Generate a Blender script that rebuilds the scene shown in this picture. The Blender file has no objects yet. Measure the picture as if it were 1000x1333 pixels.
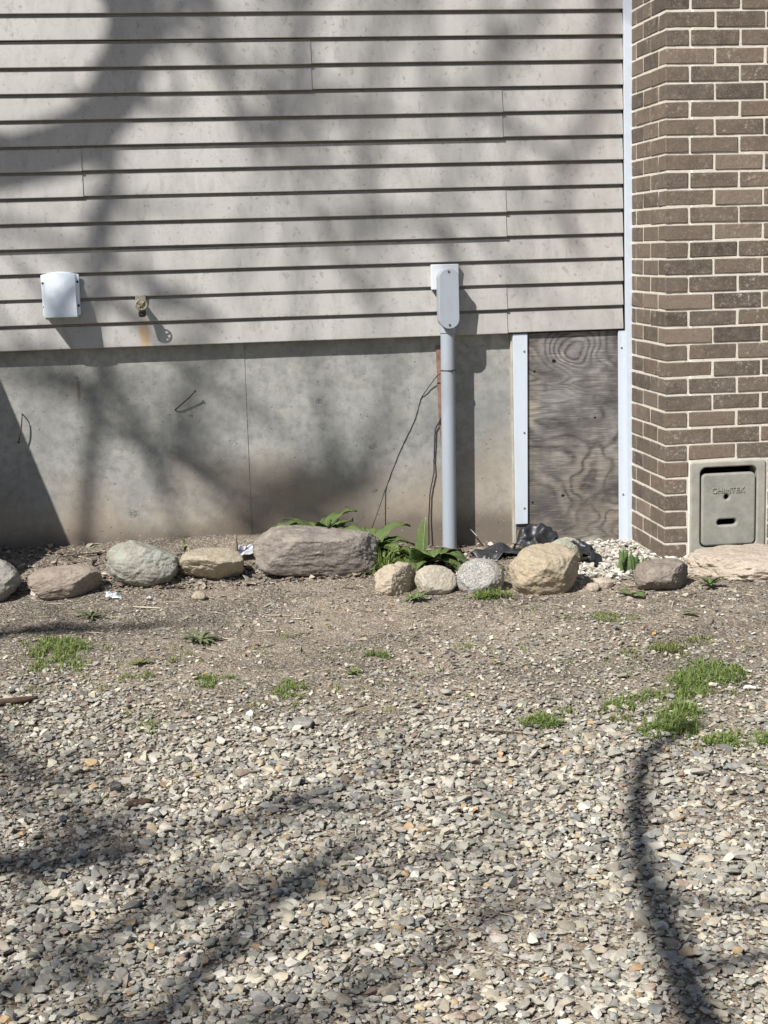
import bpy, bmesh, math, random
import numpy as np
from mathutils import Vector, Matrix

random.seed(7)
RNG = np.random.default_rng(7)
SC = bpy.context.scene
COL = SC.collection

# ------------------------------------------------------------------ camera, sky, sun, exposure
cam_d = bpy.data.cameras.new('camera')
cam_d.sensor_fit = 'HORIZONTAL'
cam_d.sensor_width = 36.0
cam_d.lens = 72.0
cam_d.clip_start = 0.05
cam_d.clip_end = 2000.0
cam = bpy.data.objects.new('camera', cam_d)
COL.objects.link(cam)
_r = Vector((0.99095182, -0.13136099, -0.02754583))
_u = Vector((0.04909995, 0.16378937, 0.98527267))
_w = Vector((0.12491468, 0.97771025, -0.16875719))
cam.matrix_world = Matrix(((_r.x, _u.x, -_w.x, -0.815), (_r.y, _u.y, -_w.y, -6.442), (_r.z, _u.z, -_w.z, 1.2472), (0, 0, 0, 1)))
SC.camera = cam

SUN = Vector((-1.0, -1.0, 1.45))            # towards the sun, per metre of depth in front of the wall
SUN_EL = math.atan2(SUN.z, math.hypot(SUN.x, SUN.y))
world = bpy.data.worlds.new('World')
SC.world = world
world.use_nodes = True
_n = world.node_tree.nodes
_sky = _n.new('ShaderNodeTexSky')
_sky.sky_type = 'NISHITA'
_sky.sun_disc = False
_sky.sun_elevation = SUN_EL
_sky.sun_rotation = math.radians(225)
_sky.air_density = 1.0
_sky.dust_density = 1.0
world.node_tree.links.new(_sky.outputs[0], _n['Background'].inputs[0])
_n['Background'].inputs[1].default_value = 0.06

sun_d = bpy.data.lights.new('sun', 'SUN')
sun_d.energy = 5.0
sun_d.angle = math.radians(0.53)
sun_d.color = (1.0, 0.975, 0.935)
sun = bpy.data.objects.new('sun', sun_d)
sun.rotation_euler = SUN.to_track_quat('Z', 'Y').to_euler()
sun.location = (-6, -6, 12)
COL.objects.link(sun)

SC.view_settings.view_transform = 'Standard'
SC.view_settings.look = 'None'
SC.view_settings.exposure = 0.46
SC.view_settings.gamma = 1.0
SC.view_settings.use_curve_mapping = False
SC.render.engine = 'CYCLES'
SC.cycles.max_bounces = 6
SC.cycles.use_denoising = True

# ------------------------------------------------------------------ numpy noise
def _hash(ix, iy, iz, seed):
    h = (ix.astype(np.int64) * 374761393 + iy.astype(np.int64) * 668265263 + iz.astype(np.int64) * 2147483647 + seed * 1274126177) & 0xFFFFFFFF
    h = ((h ^ (h >> 13)) * 1274126177) & 0xFFFFFFFF
    h = ((h ^ (h >> 16)) * 2246822519) & 0xFFFFFFFF
    return ((h ^ (h >> 15)) & 0xFFFF) / 65535.0

def vnoise(x, y, z=0.0, seed=0):
    x, y, z = np.broadcast_arrays(np.asarray(x, float), np.asarray(y, float), np.asarray(z, float))
    ix, iy, iz = np.floor(x), np.floor(y), np.floor(z)
    fx, fy, fz = x - ix, y - iy, z - iz
    fx, fy, fz = (t * t * (3 - 2 * t) for t in (fx, fy, fz))
    out = 0
    for dx in (0, 1):
        for dy in (0, 1):
            for dz in (0, 1):
                wgt = (fx if dx else 1 - fx) * (fy if dy else 1 - fy) * (fz if dz else 1 - fz)
                out = out + wgt * _hash(ix + dx, iy + dy, iz + dz, seed)
    return out * 2 - 1

def fbm(x, y, z=0.0, octv=4, seed=0, gain=0.5):
    a, f, o, t = 1.0, 1.0, 0.0, 0.0
    for i in range(octv):
        o = o + a * vnoise(np.asarray(x) * f, np.asarray(y) * f, np.asarray(z) * f, seed + i * 17)
        t += a
        a *= gain
        f *= 2.03
    return o / t

def smooth(a, b, x):
    t = np.clip((np.asarray(x, float) - a) / (b - a), 0, 1)
    return t * t * (3 - 2 * t)

def ground_base(x, y):
    b = 0.045 - 0.085 * smooth(-0.35, 0.25, x)
    k = smooth(0.1, 0.7, -np.asarray(y, float))
    return b * (1 - k) - 0.02 * k - 0.05 * np.clip(-np.asarray(y, float), 0, 40)

def ground_z(x, y):
    near = np.exp(-(np.asarray(x, float) / 6) ** 2 - ((np.asarray(y, float) + 2) / 6) ** 2)
    z = ground_base(x, y)
    z = z + near * (0.018 * fbm(np.asarray(x) * 1.6, np.asarray(y) * 1.6, 0, 3, 5) + 0.006 * fbm(np.asarray(x) * 9, np.asarray(y) * 9, 0, 3, 9))
    return z

def gz(x, y):
    return float(ground_z(np.array([x]), np.array([y]))[0])

# ------------------------------------------------------------------ object helpers
def link(o, parent=None):
    COL.objects.link(o)
    if parent is not None:
        o.parent = parent
    return o

def mesh_np(name, V, F, smooth_shade=False):
    """V (n,3), F (m,k) array of equal-size faces, or list of such arrays."""
    me = bpy.data.meshes.new(name)
    Fs = F if isinstance(F, list) else [F]
    V = np.asarray(V, np.float32)
    me.vertices.add(len(V))
    me.vertices.foreach_set('co', V.ravel())
    loops = np.concatenate([np.asarray(f, np.int32).ravel() for f in Fs])
    sizes = np.concatenate([np.full(len(f), np.asarray(f).shape[1], np.int32) for f in Fs])
    starts = np.concatenate([[0], np.cumsum(sizes)[:-1]]).astype(np.int32)
    me.loops.add(len(loops))
    me.loops.foreach_set('vertex_index', loops)
    me.polygons.add(len(sizes))
    me.polygons.foreach_set('loop_start', starts)
    me.polygons.foreach_set('loop_total', sizes)
    me.polygons.foreach_set('use_smooth', np.full(len(sizes), smooth_shade, bool))
    me.update(calc_edges=True)
    me.validate()
    return me

def add(name, me, mat, parent=None, loc=(0, 0, 0), rot=(0, 0, 0)):
    o = bpy.data.objects.new(name, me)
    if mat is not None and me is not None and len(me.materials) == 0:
        me.materials.append(mat)
    o.location = loc
    o.rotation_euler = rot
    return link(o, parent)

def from_bm(name, bm, mat, parent=None, loc=(0, 0, 0), rot=(0, 0, 0), sm=None):
    me = bpy.data.meshes.new(name)
    bmesh.ops.recalc_face_normals(bm, faces=bm.faces)
    bm.to_mesh(me)
    bm.free()
    if sm is not None:
        me.polygons.foreach_set('use_smooth', np.ones(len(me.polygons), bool))
        me.set_sharp_from_angle(angle=math.radians(sm))
    return add(name, me, mat, parent, loc, rot)

def tag(o, label, cat, group=None, kind=None):
    o['label'] = label
    o['category'] = cat
    if group:
        o['group'] = group
    if kind:
        o['kind'] = kind
    return o

def empty(name, loc, label, cat, group=None):
    o = bpy.data.objects.new(name, None)
    o.empty_display_size = 0.1
    o.location = loc
    link(o)
    return tag(o, label, cat, group)

def bm_box(bm, x0, x1, y0, y1, z0, z1, bev=0.0, seg=1):
    g = bmesh.ops.create_cube(bm, size=1.0)
    for v in g['verts']:
        v.co = Vector((x0 + (v.co.x + .5) * (x1 - x0), y0 + (v.co.y + .5) * (y1 - y0), z0 + (v.co.z + .5) * (z1 - z0)))
    if bev > 0:
        es = {e for v in g['verts'] for e in v.link_edges}
        bmesh.ops.bevel(bm, geom=list(es), offset=bev, segments=seg, affect='EDGES', profile=0.6)

def bm_cyl(bm, p0, p1, r0, r1=None, seg=20, cap=True):
    p0, p1 = Vector(p0), Vector(p1)
    r1 = r0 if r1 is None else r1
    q = (p1 - p0).to_track_quat('Z', 'Y')
    a = [bm.verts.new(p0 + q @ Vector((r0 * math.cos(t), r0 * math.sin(t), 0))) for t in np.linspace(0, 2 * math.pi, seg, endpoint=False)]
    b = [bm.verts.new(p1 + q @ Vector((r1 * math.cos(t), r1 * math.sin(t), 0))) for t in np.linspace(0, 2 * math.pi, seg, endpoint=False)]
    for i in range(seg):
        bm.faces.new((a[i], a[(i + 1) % seg], b[(i + 1) % seg], b[i]))
    if cap:
        bm.faces.new(a[::-1])
        bm.faces.new(b)

def bm_torus(bm, c, nrm, R, r, n=28, m=8):
    q = Vector(nrm).to_track_quat('Z', 'Y')
    c = Vector(c)
    rings = []
    for i in range(n):
        t = 2 * math.pi * i / n
        ring = []
        for j in range(m):
            s = 2 * math.pi * j / m
            ring.append(bm.verts.new(c + q @ Vector(((R + r * math.cos(s)) * math.cos(t), (R + r * math.cos(s)) * math.sin(t), r * math.sin(s)))))
        rings.append(ring)
    for i in range(n):
        for j in range(m):
            bm.faces.new((rings[i][j], rings[(i + 1) % n][j], rings[(i + 1) % n][(j + 1) % m], rings[i][(j + 1) % m]))

def sweep(pts, rad, seg=8, sub=4, jitter=0.0, seed=0):
    """Tube along a smoothed polyline; returns V, F."""
    P = np.asarray(pts, float)
    R = np.asarray(rad, float)
    if sub > 1 and len(P) > 2:
        t = np.arange(len(P))
        tt = np.linspace(0, len(P) - 1, (len(P) - 1) * sub + 1)
        Pe = np.vstack([2 * P[0] - P[1], P, 2 * P[-1] - P[-2]])
        Q = []
        for s in tt:
            i = min(int(s), len(P) - 2)
            f = s - i
            p0, p1, p2, p3 = Pe[i], Pe[i + 1], Pe[i + 2], Pe[i + 3]
            Q.append(0.5 * ((2 * p1) + (-p0 + p2) * f + (2 * p0 - 5 * p1 + 4 * p2 - p3) * f * f + (-p0 + 3 * p1 - 3 * p2 + p3) * f ** 3))
        R = np.interp(tt, t, R)
        P = np.array(Q)
    if jitter:
        rg = np.random.default_rng(seed)
        P[1:-1] += rg.normal(0, jitter, P[1:-1].shape)
    T = np.gradient(P, axis=0)
    T /= np.linalg.norm(T, axis=1)[:, None] + 1e-9
    up = np.array([0.13, 0.31, 0.94])
    A = np.cross(T, up)
    A /= np.linalg.norm(A, axis=1)[:, None] + 1e-9
    B = np.cross(T, A)
    th = np.linspace(0, 2 * np.pi, seg, endpoint=False)
    V = (P[:, None, :] + R[:, None, None] * (np.cos(th)[None, :, None] * A[:, None, :] + np.sin(th)[None, :, None] * B[:, None, :])).reshape(-1, 3)
    n = len(P)
    i = np.arange(n - 1)[:, None]
    j = np.arange(seg)[None, :]
    k = (j + 1) % seg
    F = np.stack([i * seg + j, i * seg + k, (i + 1) * seg + k, (i + 1) * seg + j], -1).reshape(-1, 4)
    return V, F

def tube(name, pts, rad, mat, parent=None, seg=8, sub=4, jitter=0.0):
    V, F = sweep(pts, rad, seg, sub, jitter)
    caps = [np.array([list(range(seg))[::-1]]), np.array([[len(V) - seg + k for k in range(seg)]])]
    return add(name, mesh_np(name, V, [F] + caps, True), mat, parent)

def plate(name, loops, depth, bevel, mat, parent, y_front, res=2):
    """Plate in the XZ plane, front face at y_front, cut out by the loops after the first."""
    cu = bpy.data.curves.new(name, 'CURVE')
    cu.dimensions = '2D'
    cu.fill_mode = 'BOTH'
    cu.extrude = depth / 2 - bevel
    cu.bevel_depth = bevel
    cu.bevel_resolution = res
    cu.offset = -bevel
    for lp in loops:
        sp = cu.splines.new('POLY')
        sp.points.add(len(lp) - 1)
        for p, (x, z) in zip(sp.points, lp):
            p.co = (x, z, 0, 1)
        sp.use_cyclic_u = True
    ob = bpy.data.objects.new(name, cu)
    COL.objects.link(ob)
    dg = bpy.context.evaluated_depsgraph_get()
    me = bpy.data.meshes.new_from_object(ob.evaluated_get(dg))
    bpy.data.objects.remove(ob)
    me.transform(Matrix.Translation((0, y_front + depth / 2, 0)) @ Matrix.Rotation(math.pi / 2, 4, 'X'))
    me.polygons.foreach_set('use_smooth', np.ones(len(me.polygons), bool))
    me.set_sharp_from_angle(angle=math.radians(35))
    me.materials.clear()
    return add(name, me, mat, parent)

def rrect(x0, x1, z0, z1, r, n=6):
    o = []
    for cx, cz, a0 in ((x1 - r, z1 - r, 0), (x0 + r, z1 - r, 90), (x0 + r, z0 + r, 180), (x1 - r, z0 + r, 270)):
        for i in range(n + 1):
            t = math.radians(a0 + 90 * i / n)
            o.append((cx + r * math.cos(t), cz + r * math.sin(t)))
    return o

def ell(cx, cz, rx, rz, n=20):
    return [(cx + rx * math.cos(2 * math.pi * i / n), cz + rz * math.sin(2 * math.pi * i / n)) for i in range(n)]

# ------------------------------------------------------------------ material helper
class Mat:
    def __init__(self, name, rough=0.8, spec=0.3, metallic=0.0):
        self.m = bpy.data.materials.new(name)
        self.m.use_nodes = True
        self.nt = self.m.node_tree
        self.b = self.nt.nodes['Principled BSDF']
        self.b.inputs['Roughness'].default_value = rough
        self.b.inputs['Specular IOR Level'].default_value = spec
        self.b.inputs['Metallic'].default_value = metallic
        self.geo = self.n('ShaderNodeNewGeometry')

    def n(self, t, **k):
        x = self.nt.nodes.new(t)
        for a, v in k.items():
            setattr(x, a, v)
        return x

    def put(self, sock, v):
        if isinstance(v, (int, float)):
            sock.default_value = v
        elif isinstance(v, (tuple, list)):
            sock.default_value = tuple(v) + (1,) if (len(v) == 3 and len(sock.default_value) == 4) else tuple(v)
        else:
            self.nt.links.new(v, sock)

    def pos(self, scale=(1, 1, 1), off=(0, 0, 0), rot=(0, 0, 0), src=None):
        mp = self.n('ShaderNodeMapping')
        self.put(mp.inputs['Vector'], src if src is not None else self.geo.outputs['Position'])
        mp.inputs['Scale'].default_value = scale
        mp.inputs['Location'].default_value = off
        mp.inputs['Rotation'].default_value = rot
        return mp.outputs[0]

    def obj(self, **k):
        return self.pos(src=self.n('ShaderNodeTexCoord').outputs['Object'], **k)

    def rnd(self):
        return self.n('ShaderNodeObjectInfo').outputs['Random']

    def noise(self, vec, scale=5.0, detail=4.0, rough=0.55, dist=0.0, color=False):
        x = self.n('ShaderNodeTexNoise')
        self.put(x.inputs['Vector'], vec)
        x.inputs['Scale'].default_value = scale
        x.inputs['Detail'].default_value = detail
        x.inputs['Roughness'].default_value = rough
        x.inputs['Distortion'].default_value = dist
        return x.outputs['Color' if color else 'Fac']

    def voro(self, vec, scale, feature='F1', out='Distance', rnd=1.0):
        x = self.n('ShaderNodeTexVoronoi', feature=feature)
        self.put(x.inputs['Vector'], vec)
        x.inputs['Scale'].default_value = scale
        x.inputs['Randomness'].default_value = rnd
        return x.outputs[out]

    def ramp(self, fac, stops, interp='LINEAR'):
        x = self.n('ShaderNodeValToRGB')
        x.color_ramp.interpolation = interp
        e = x.color_ramp.elements
        while len(e) < len(stops):
            e.new(0.5)
        for el, (p, c) in zip(e, stops):
            el.position = p
            el.color = (c, c, c, 1) if isinstance(c, (int, float)) else tuple(c) + (1,)
        self.put(x.inputs[0], fac)
        return x.outputs[0]

    def mix(self, fac, a, b, blend='MIX'):
        x = self.n('ShaderNodeMix', data_type='RGBA', blend_type=blend)
        self.put(x.inputs[0], fac)
        self.put(x.inputs[6], a)
        self.put(x.inputs[7], b)
        return x.outputs[2]

    def math(self, op, a, b=0.0, clamp=False):
        x = self.n('ShaderNodeMath', operation=op, use_clamp=clamp)
        self.put(x.inputs[0], a)
        self.put(x.inputs[1], b)
        return x.outputs[0]

    def sep(self, vec=None):
        x = self.n('ShaderNodeSeparateXYZ')
        self.put(x.inputs[0], vec if vec is not None else self.geo.outputs['Position'])
        return x.outputs

    def rng(self, v, a, b, c=0.0, d=1.0):
        x = self.n('ShaderNodeMapRange', interpolation_type='SMOOTHSTEP')
        self.put(x.inputs[0], v)
        for i, q in enumerate((a, b, c, d)):
            x.inputs[i + 1].default_value = q
        return x.outputs[0]

    def attr(self, name):
        return self.n('ShaderNodeAttribute', attribute_name=name).outputs['Color']

    def spot(self, x, z, rx, rz, soft=0.35):
        """1 inside an ellipse at world x, z on a wall."""
        s = self.sep()
        a = self.math('DIVIDE', self.math('SUBTRACT', s[0], x), rx)
        c = self.math('DIVIDE', self.math('SUBTRACT', s[2], z), rz)
        d = self.math('SQRT', self.math('ADD', self.math('MULTIPLY', a, a), self.math('MULTIPLY', c, c)))
        return self.rng(d, 1 + soft, 1 - soft, 0, 1)

    def bump(self, h, strength=0.5, dist=0.01, nrm=None):
        x = self.n('ShaderNodeBump')
        x.inputs['Strength'].default_value = strength
        x.inputs['Distance'].default_value = dist
        self.put(x.inputs['Height'], h)
        if nrm is not None:
            self.put(x.inputs['Normal'], nrm)
        return x.outputs[0]

    def done(self, color=None, rough=None, nrm=None):
        if color is not None:
            self.put(self.b.inputs['Base Color'], color)
        if rough is not None:
            self.put(self.b.inputs['Roughness'], rough)
        if nrm is not None:
            self.put(self.b.inputs['Normal'], nrm)
        return self.m

def plain(name, col, rough=0.6, spec=0.4, metallic=0.0, var=0.15, nscale=30.0, bump=0.15):
    m = Mat(name, rough, spec, metallic)
    p = m.obj()
    n1 = m.noise(p, nscale, 5, 0.6)
    c = m.mix(m.ramp(n1, [(0.3, 0.0), (0.7, 1.0)]), tuple(x * (1 - var) for x in col), tuple(min(1, x * (1 + var)) for x in col))
    return m.done(c, None, m.bump(m.noise(p, nscale * 6, 4), bump, 0.002))

# ---- siding
m = Mat('vinyl_siding', 0.5, 0.35)
P = m.geo.outputs['Position']
grain = m.noise(m.pos((3.0, 20.0, 120.0)), 1.0, 5, 0.65)
tone = m.noise(P, 2.3, 4, 0.6)
c = m.mix(m.ramp(tone, [(0.3, 0.0), (0.7, 1.0)]), (0.378, 0.364, 0.343), (0.447, 0.431, 0.406))
streak = m.noise(m.pos((9.0, 9.0, 4.0), rot=(0, 0.6, 0)), 1.6, 6, 0.68, 0.6)
c = m.mix(m.ramp(streak, [(0.48, 0.0), (0.70, 0.6)]), c, (0.27, 0.26, 0.25))
wash = m.noise(m.pos((7.0, 7.0, 0.9), off=(2, 0, 5)), 1.0, 5, 0.6)
c = m.mix(m.ramp(wash, [(0.48, 0.0), (0.72, 0.5)]), c, (0.29, 0.275, 0.26))
smear = m.noise(m.pos((30.0, 30.0, 16.0), rot=(0, 0.9, 0)), 1.0, 5, 0.7, 0.5)
c = m.mix(m.math('MULTIPLY', m.ramp(smear, [(0.56, 0.0), (0.68, 0.7)]), m.ramp(m.noise(P, 3.5, 3), [(0.42, 0.0), (0.56, 1.0)])), c, (0.235, 0.22, 0.20))
speck = m.noise(P, 46.0, 3, 0.5)
c = m.mix(m.ramp(speck, [(0.63, 0.0), (0.70, 0.7)]), c, (0.24, 0.225, 0.20))
spk2 = m.math('MULTIPLY', m.ramp(m.noise(m.pos((1, 1, 0.7)), 110.0, 3, 0.6), [(0.60, 0.0), (0.68, 0.7)]), m.ramp(m.noise(P, 2.2, 3), [(0.42, 0.0), (0.6, 1.0)]))
c = m.mix(spk2, c, (0.25, 0.235, 0.215))
fine = m.noise(m.pos((40, 40, 160)), 1.0, 3, 0.6)
c = m.mix(m.ramp(fine, [(0.35, 0.16), (0.65, 0.0)]), c, (0.33, 0.30, 0.27))
rust = m.math('MULTIPLY', m.spot(-0.966, 0.925, 0.022, 0.05, 0.5), m.ramp(m.noise(P, 40, 3), [(0.3, 0.3), (0.65, 0.9)]))
c = m.mix(rust, c, (0.42, 0.25, 0.09))
M_SIDING = m.done(c, m.ramp(streak, [(0.4, 0.42), (0.7, 0.66)]), m.bump(grain, 0.22, 0.0015, m.bump(m.noise(P, 14, 3), 0.18, 0.004)))

# ---- concrete
m = Mat('poured_concrete', 0.92, 0.2)
P = m.geo.outputs['Position']
S = m.sep()
blotch = m.noise(P, 3.1, 5, 0.62, 0.4)
c = m.mix(m.ramp(blotch, [(0.28, 0.0), (0.72, 1.0)]), (0.225, 0.226, 0.215), (0.415, 0.41, 0.38))
cloud = m.noise(m.pos((5, 5, 2.6), off=(3, 1, 7)), 1.4, 4, 0.6, 1.0)
c = m.mix(m.ramp(cloud, [(0.54, 0.0), (0.74, 0.5)]), c, (0.47, 0.455, 0.385))
mott = m.noise(P, 28, 5, 0.7)
c = m.mix(m.ramp(mott, [(0.34, 0.65), (0.56, 0.0)]), c, (0.19, 0.19, 0.175))
drip = m.noise(m.pos((11, 11, 1.1)), 1.0, 5, 0.6)
c = m.mix(m.ramp(drip, [(0.56, 0.0), (0.74, 0.45)]), c, (0.20, 0.20, 0.19))
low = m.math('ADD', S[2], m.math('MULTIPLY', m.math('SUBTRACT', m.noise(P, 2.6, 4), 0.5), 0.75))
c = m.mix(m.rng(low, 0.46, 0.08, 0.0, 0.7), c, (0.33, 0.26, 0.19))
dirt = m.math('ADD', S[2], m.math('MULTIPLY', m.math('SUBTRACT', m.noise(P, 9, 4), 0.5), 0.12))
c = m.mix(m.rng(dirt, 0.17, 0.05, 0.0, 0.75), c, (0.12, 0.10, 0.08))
white = m.noise(P, 150, 2, 0.5)
c = m.mix(m.ramp(white, [(0.70, 0.0), (0.75, 0.6)]), c, (0.60, 0.585, 0.54))
hole = m.voro(P, 34.0)
big = m.noise(P, 34 * 0.9, 1, 0.5)
pit = m.math('MULTIPLY', m.ramp(hole, [(0.07, 1.0), (0.13, 0.0)]), m.ramp(big, [(0.5, 0.0), (0.58, 1.0)]))
for (sx, sz, r_) in ((-0.249, 0.615, 0.013), (-0.025, 0.412, 0.016), (-0.02, 0.22, 0.01), (-1.255, 0.755, 0.01), (-0.79, 0.575, 0.008), (-1.05, 0.17, 0.02)):
    jag = m.math('MULTIPLY', m.spot(sx, sz, r_, r_ * 0.8, 0.5), m.ramp(m.noise(P, 120, 2), [(0.38, 0.0), (0.5, 1.0)]))
    pit = m.math('MAXIMUM', pit, jag)
c = m.mix(m.math('MULTIPLY', pit, 0.55), c, (0.10, 0.095, 0.085))
ruststreak = m.math('MULTIPLY', m.spot(-1.25, 0.70, 0.007, 0.05, 0.5), 0.6)
c = m.mix(ruststreak, c, (0.16, 0.10, 0.06))
h = m.math('SUBTRACT', m.math('MULTIPLY', m.noise(P, 130, 4, 0.65), 0.22), pit)
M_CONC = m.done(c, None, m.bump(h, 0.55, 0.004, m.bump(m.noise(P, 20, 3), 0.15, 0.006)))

# ---- plywood
m = Mat('weathered_plywood', 0.9, 0.15)
S = m.sep()
P = m.geo.outputs['Position']
w1 = m.noise(m.pos((1.9, 1, 3.0), off=(1.7, 0, 0.6)), 1.0, 2.5, 0.5, 0.7)
kx = m.math('MULTIPLY', m.math('SUBTRACT', S[0], 0.85), 9.0)
kz = m.math('MULTIPLY', m.math('SUBTRACT', S[2], 0.80), 13.0)
kd = m.math('ADD', m.math('MULTIPLY', kx, kx), m.math('MULTIPLY', kz, kz))
knot = m.math('POWER', 2.718, m.math('MULTIPLY', kd, -0.9))
field = m.math('ADD', m.math('ADD', m.math('MULTIPLY', w1, 15.0), m.math('MULTIPLY', S[2], 3.0)), m.math('MULTIPLY', knot, 4.0))
field = m.math('ADD', field, m.math('MULTIPLY', m.noise(m.pos((9, 1, 30)), 1.0, 4, 0.6), 0.5))
band = m.math('FRACT', field)
dark = m.ramp(band, [(0.0, 1.0), (0.12, 0.7), (0.26, 0.25), (0.5, 0.0), (0.72, 0.25), (0.92, 1.0)])
amp = m.ramp(m.noise(m.pos((3, 1, 4), off=(4, 0, 2)), 1.0, 3), [(0.34, 0.3), (0.58, 1.0)])
amp = m.math('MAXIMUM', amp, m.math('MULTIPLY', knot, 1.6, True))
greyness = m.rng(m.math('ADD', S[2], m.math('MULTIPLY', m.math('SUBTRACT', m.noise(P, 7, 3), 0.5), 0.5)), 0.08, 0.55, 0, 1)
base = m.mix(greyness, (0.27, 0.23, 0.19), (0.25, 0.24, 0.23))
lite = m.noise(m.pos((6, 1, 9)), 1.0, 4, 0.6)
base = m.mix(m.ramp(lite, [(0.50, 0.0), (0.68, 0.8)]), base, (0.44, 0.415, 0.375))
edge = m.rng(m.math('ADD', S[0], m.math('MULTIPLY', m.math('SUBTRACT', m.noise(P, 12, 3), 0.5), 0.12)), 0.71, 0.655, 0, 0.4)
base = m.mix(edge, base, (0.43, 0.36, 0.25))
stain = m.noise(m.pos((4, 1, 4), off=(9, 0, 3)), 1.0, 4, 0.6)
base = m.mix(m.ramp(stain, [(0.42, 0.0), (0.60, 0.85)]), base, (0.08, 0.077, 0.078))
c = m.mix(m.math('MULTIPLY', m.math('MULTIPLY', dark, amp), m.ramp(m.noise(m.pos((14, 1, 40)), 1.0, 4, 0.65), [(0.3, 0.35), (0.6, 0.95)])), base, (0.05, 0.045, 0.043))
fibre = m.noise(m.pos((7, 1, 190)), 1.0, 5, 0.65)
c = m.mix(m.ramp(fibre, [(0.46, 0.0), (0.64, 0.7)]), c, (0.10, 0.085, 0.075))
c = m.mix(m.ramp(m.noise(m.pos((11, 1, 260), off=(2, 0, 5)), 1.0, 4), [(0.56, 0.0), (0.72, 0.5)]), c, (0.47, 0.43, 0.38))
for (sx, sz, r_) in ((0.765, 0.752, 0.010), (0.80, 0.165, 0.008), (0.945, 0.50, 0.006), (0.665, 0.14, 0.006), (0.68, 0.71, 0.006)):
    c = m.mix(m.spot(sx, sz, r_, r_ * 0.8, 0.3), c, (0.015, 0.012, 0.01))
M_PLY = m.done(c, None, m.bump(fibre, 0.5, 0.003, m.bump(dark, 0.25, 0.003)))

# ---- brick and mortar
m = Mat('brown_brick', 0.88, 0.2)
O = m.obj()
P = m.geo.outputs['Position']
r_ = m.rnd()
c = m.ramp(r_, [(0.0, (0.072, 0.059, 0.050)), (0.25, (0.128, 0.099, 0.077)), (0.5, (0.165, 0.127, 0.097)), (0.75, (0.108, 0.088, 0.073)), (1.0, (0.225, 0.176, 0.136))])
c = m.mix(m.ramp(m.noise(P, 26, 4, 0.6), [(0.35, 0.0), (0.7, 0.6)]), c, (0.19, 0.148, 0.115))
c = m.mix(m.ramp(m.noise(P, 9, 4, 0.6), [(0.52, 0.0), (0.7, 0.5)]), c, (0.075, 0.060, 0.052))
c = m.mix(m.ramp(m.noise(P, 190, 3, 0.6), [(0.57, 0.0), (0.68, 0.6)]), c, (0.33, 0.27, 0.21))
c = m.mix(m.ramp(m.noise(P, 150, 3, 0.6, 0.0), [(0.28, 0.6), (0.40, 0.0)]), c, (0.05, 0.042, 0.038))
wx = m.noise(P, 55, 5, 0.75)
wm = m.math('MULTIPLY', m.ramp(wx, [(0.54, 0.0), (0.66, 1.0)]), m.ramp(m.noise(P, 6.5, 3), [(0.46, 0.0), (0.66, 0.8)]))
c = m.mix(wm, c, (0.47, 0.43, 0.37))
nr = m.bump(m.noise(P, 260, 4, 0.75), 0.8, 0.003, m.bump(m.noise(P, 45, 4), 0.6, 0.005))
M_BRICK = m.done(c, None, nr)

m = Mat('cream_mortar', 0.95, 0.1)
P = m.geo.outputs['Position']
c = m.mix(m.noise(P, 12, 5), (0.54, 0.49, 0.41), (0.72, 0.67, 0.59))
c = m.mix(m.ramp(m.noise(P, 90, 4), [(0.58, 0.0), (0.7, 0.6)]), c, (0.36, 0.31, 0.24))
M_MORTAR = m.done(c, None, m.bump(m.noise(P, 170, 4, 0.7), 0.7, 0.004))

m = Mat('cast_concrete', 0.93, 0.15)
P = m.geo.outputs['Position']
c = m.mix(m.ramp(m.noise(P, 16, 5, 0.65), [(0.3, 0.0), (0.7, 1.0)]), (0.215, 0.212, 0.185), (0.315, 0.305, 0.27))
c = m.mix(m.ramp(m.noise(P, 6, 3), [(0.5, 0.0), (0.7, 0.5)]), c, (0.19, 0.20, 0.15))
c = m.mix(m.ramp(m.noise(P, 160, 3), [(0.62, 0.0), (0.72, 0.6)]), c, (0.40, 0.38, 0.33))
M_CAST = m.done(c, None, m.bump(m.noise(P, 140, 4, 0.7), 0.45, 0.003))

m = Mat('cleanout_frame_concrete', 0.93, 0.15)
P = m.geo.outputs['Position']
c = m.mix(m.ramp(m.noise(P, 14, 5, 0.65), [(0.3, 0.0), (0.7, 1.0)]), (0.235, 0.23, 0.195), (0.345, 0.33, 0.285))
M_FRAME = m.done(c, None, m.bump(m.noise(P, 140, 4, 0.7), 0.4, 0.003))

# ---- painted metal, plastics
def painted(name, col, dirt, rough=0.4, spec=0.5, amount=0.5):
    m = Mat(name, rough, spec)
    P = m.geo.outputs['Position']
    d = m.noise(m.pos((14, 14, 5)), 1.0, 6, 0.65)
    c = m.mix(m.ramp(d, [(0.52, 0.0), (0.78, amount)]), col, dirt)
    c = m.mix(m.ramp(m.noise(P, 130, 3), [(0.66, 0.0), (0.72, 0.5 * amount)]), c, dirt)
    return m.done(c, m.ramp(d, [(0.4, rough), (0.7, min(1, rough + 0.25))]), m.bump(m.noise(P, 9, 2), 0.06, 0.01))

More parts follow.
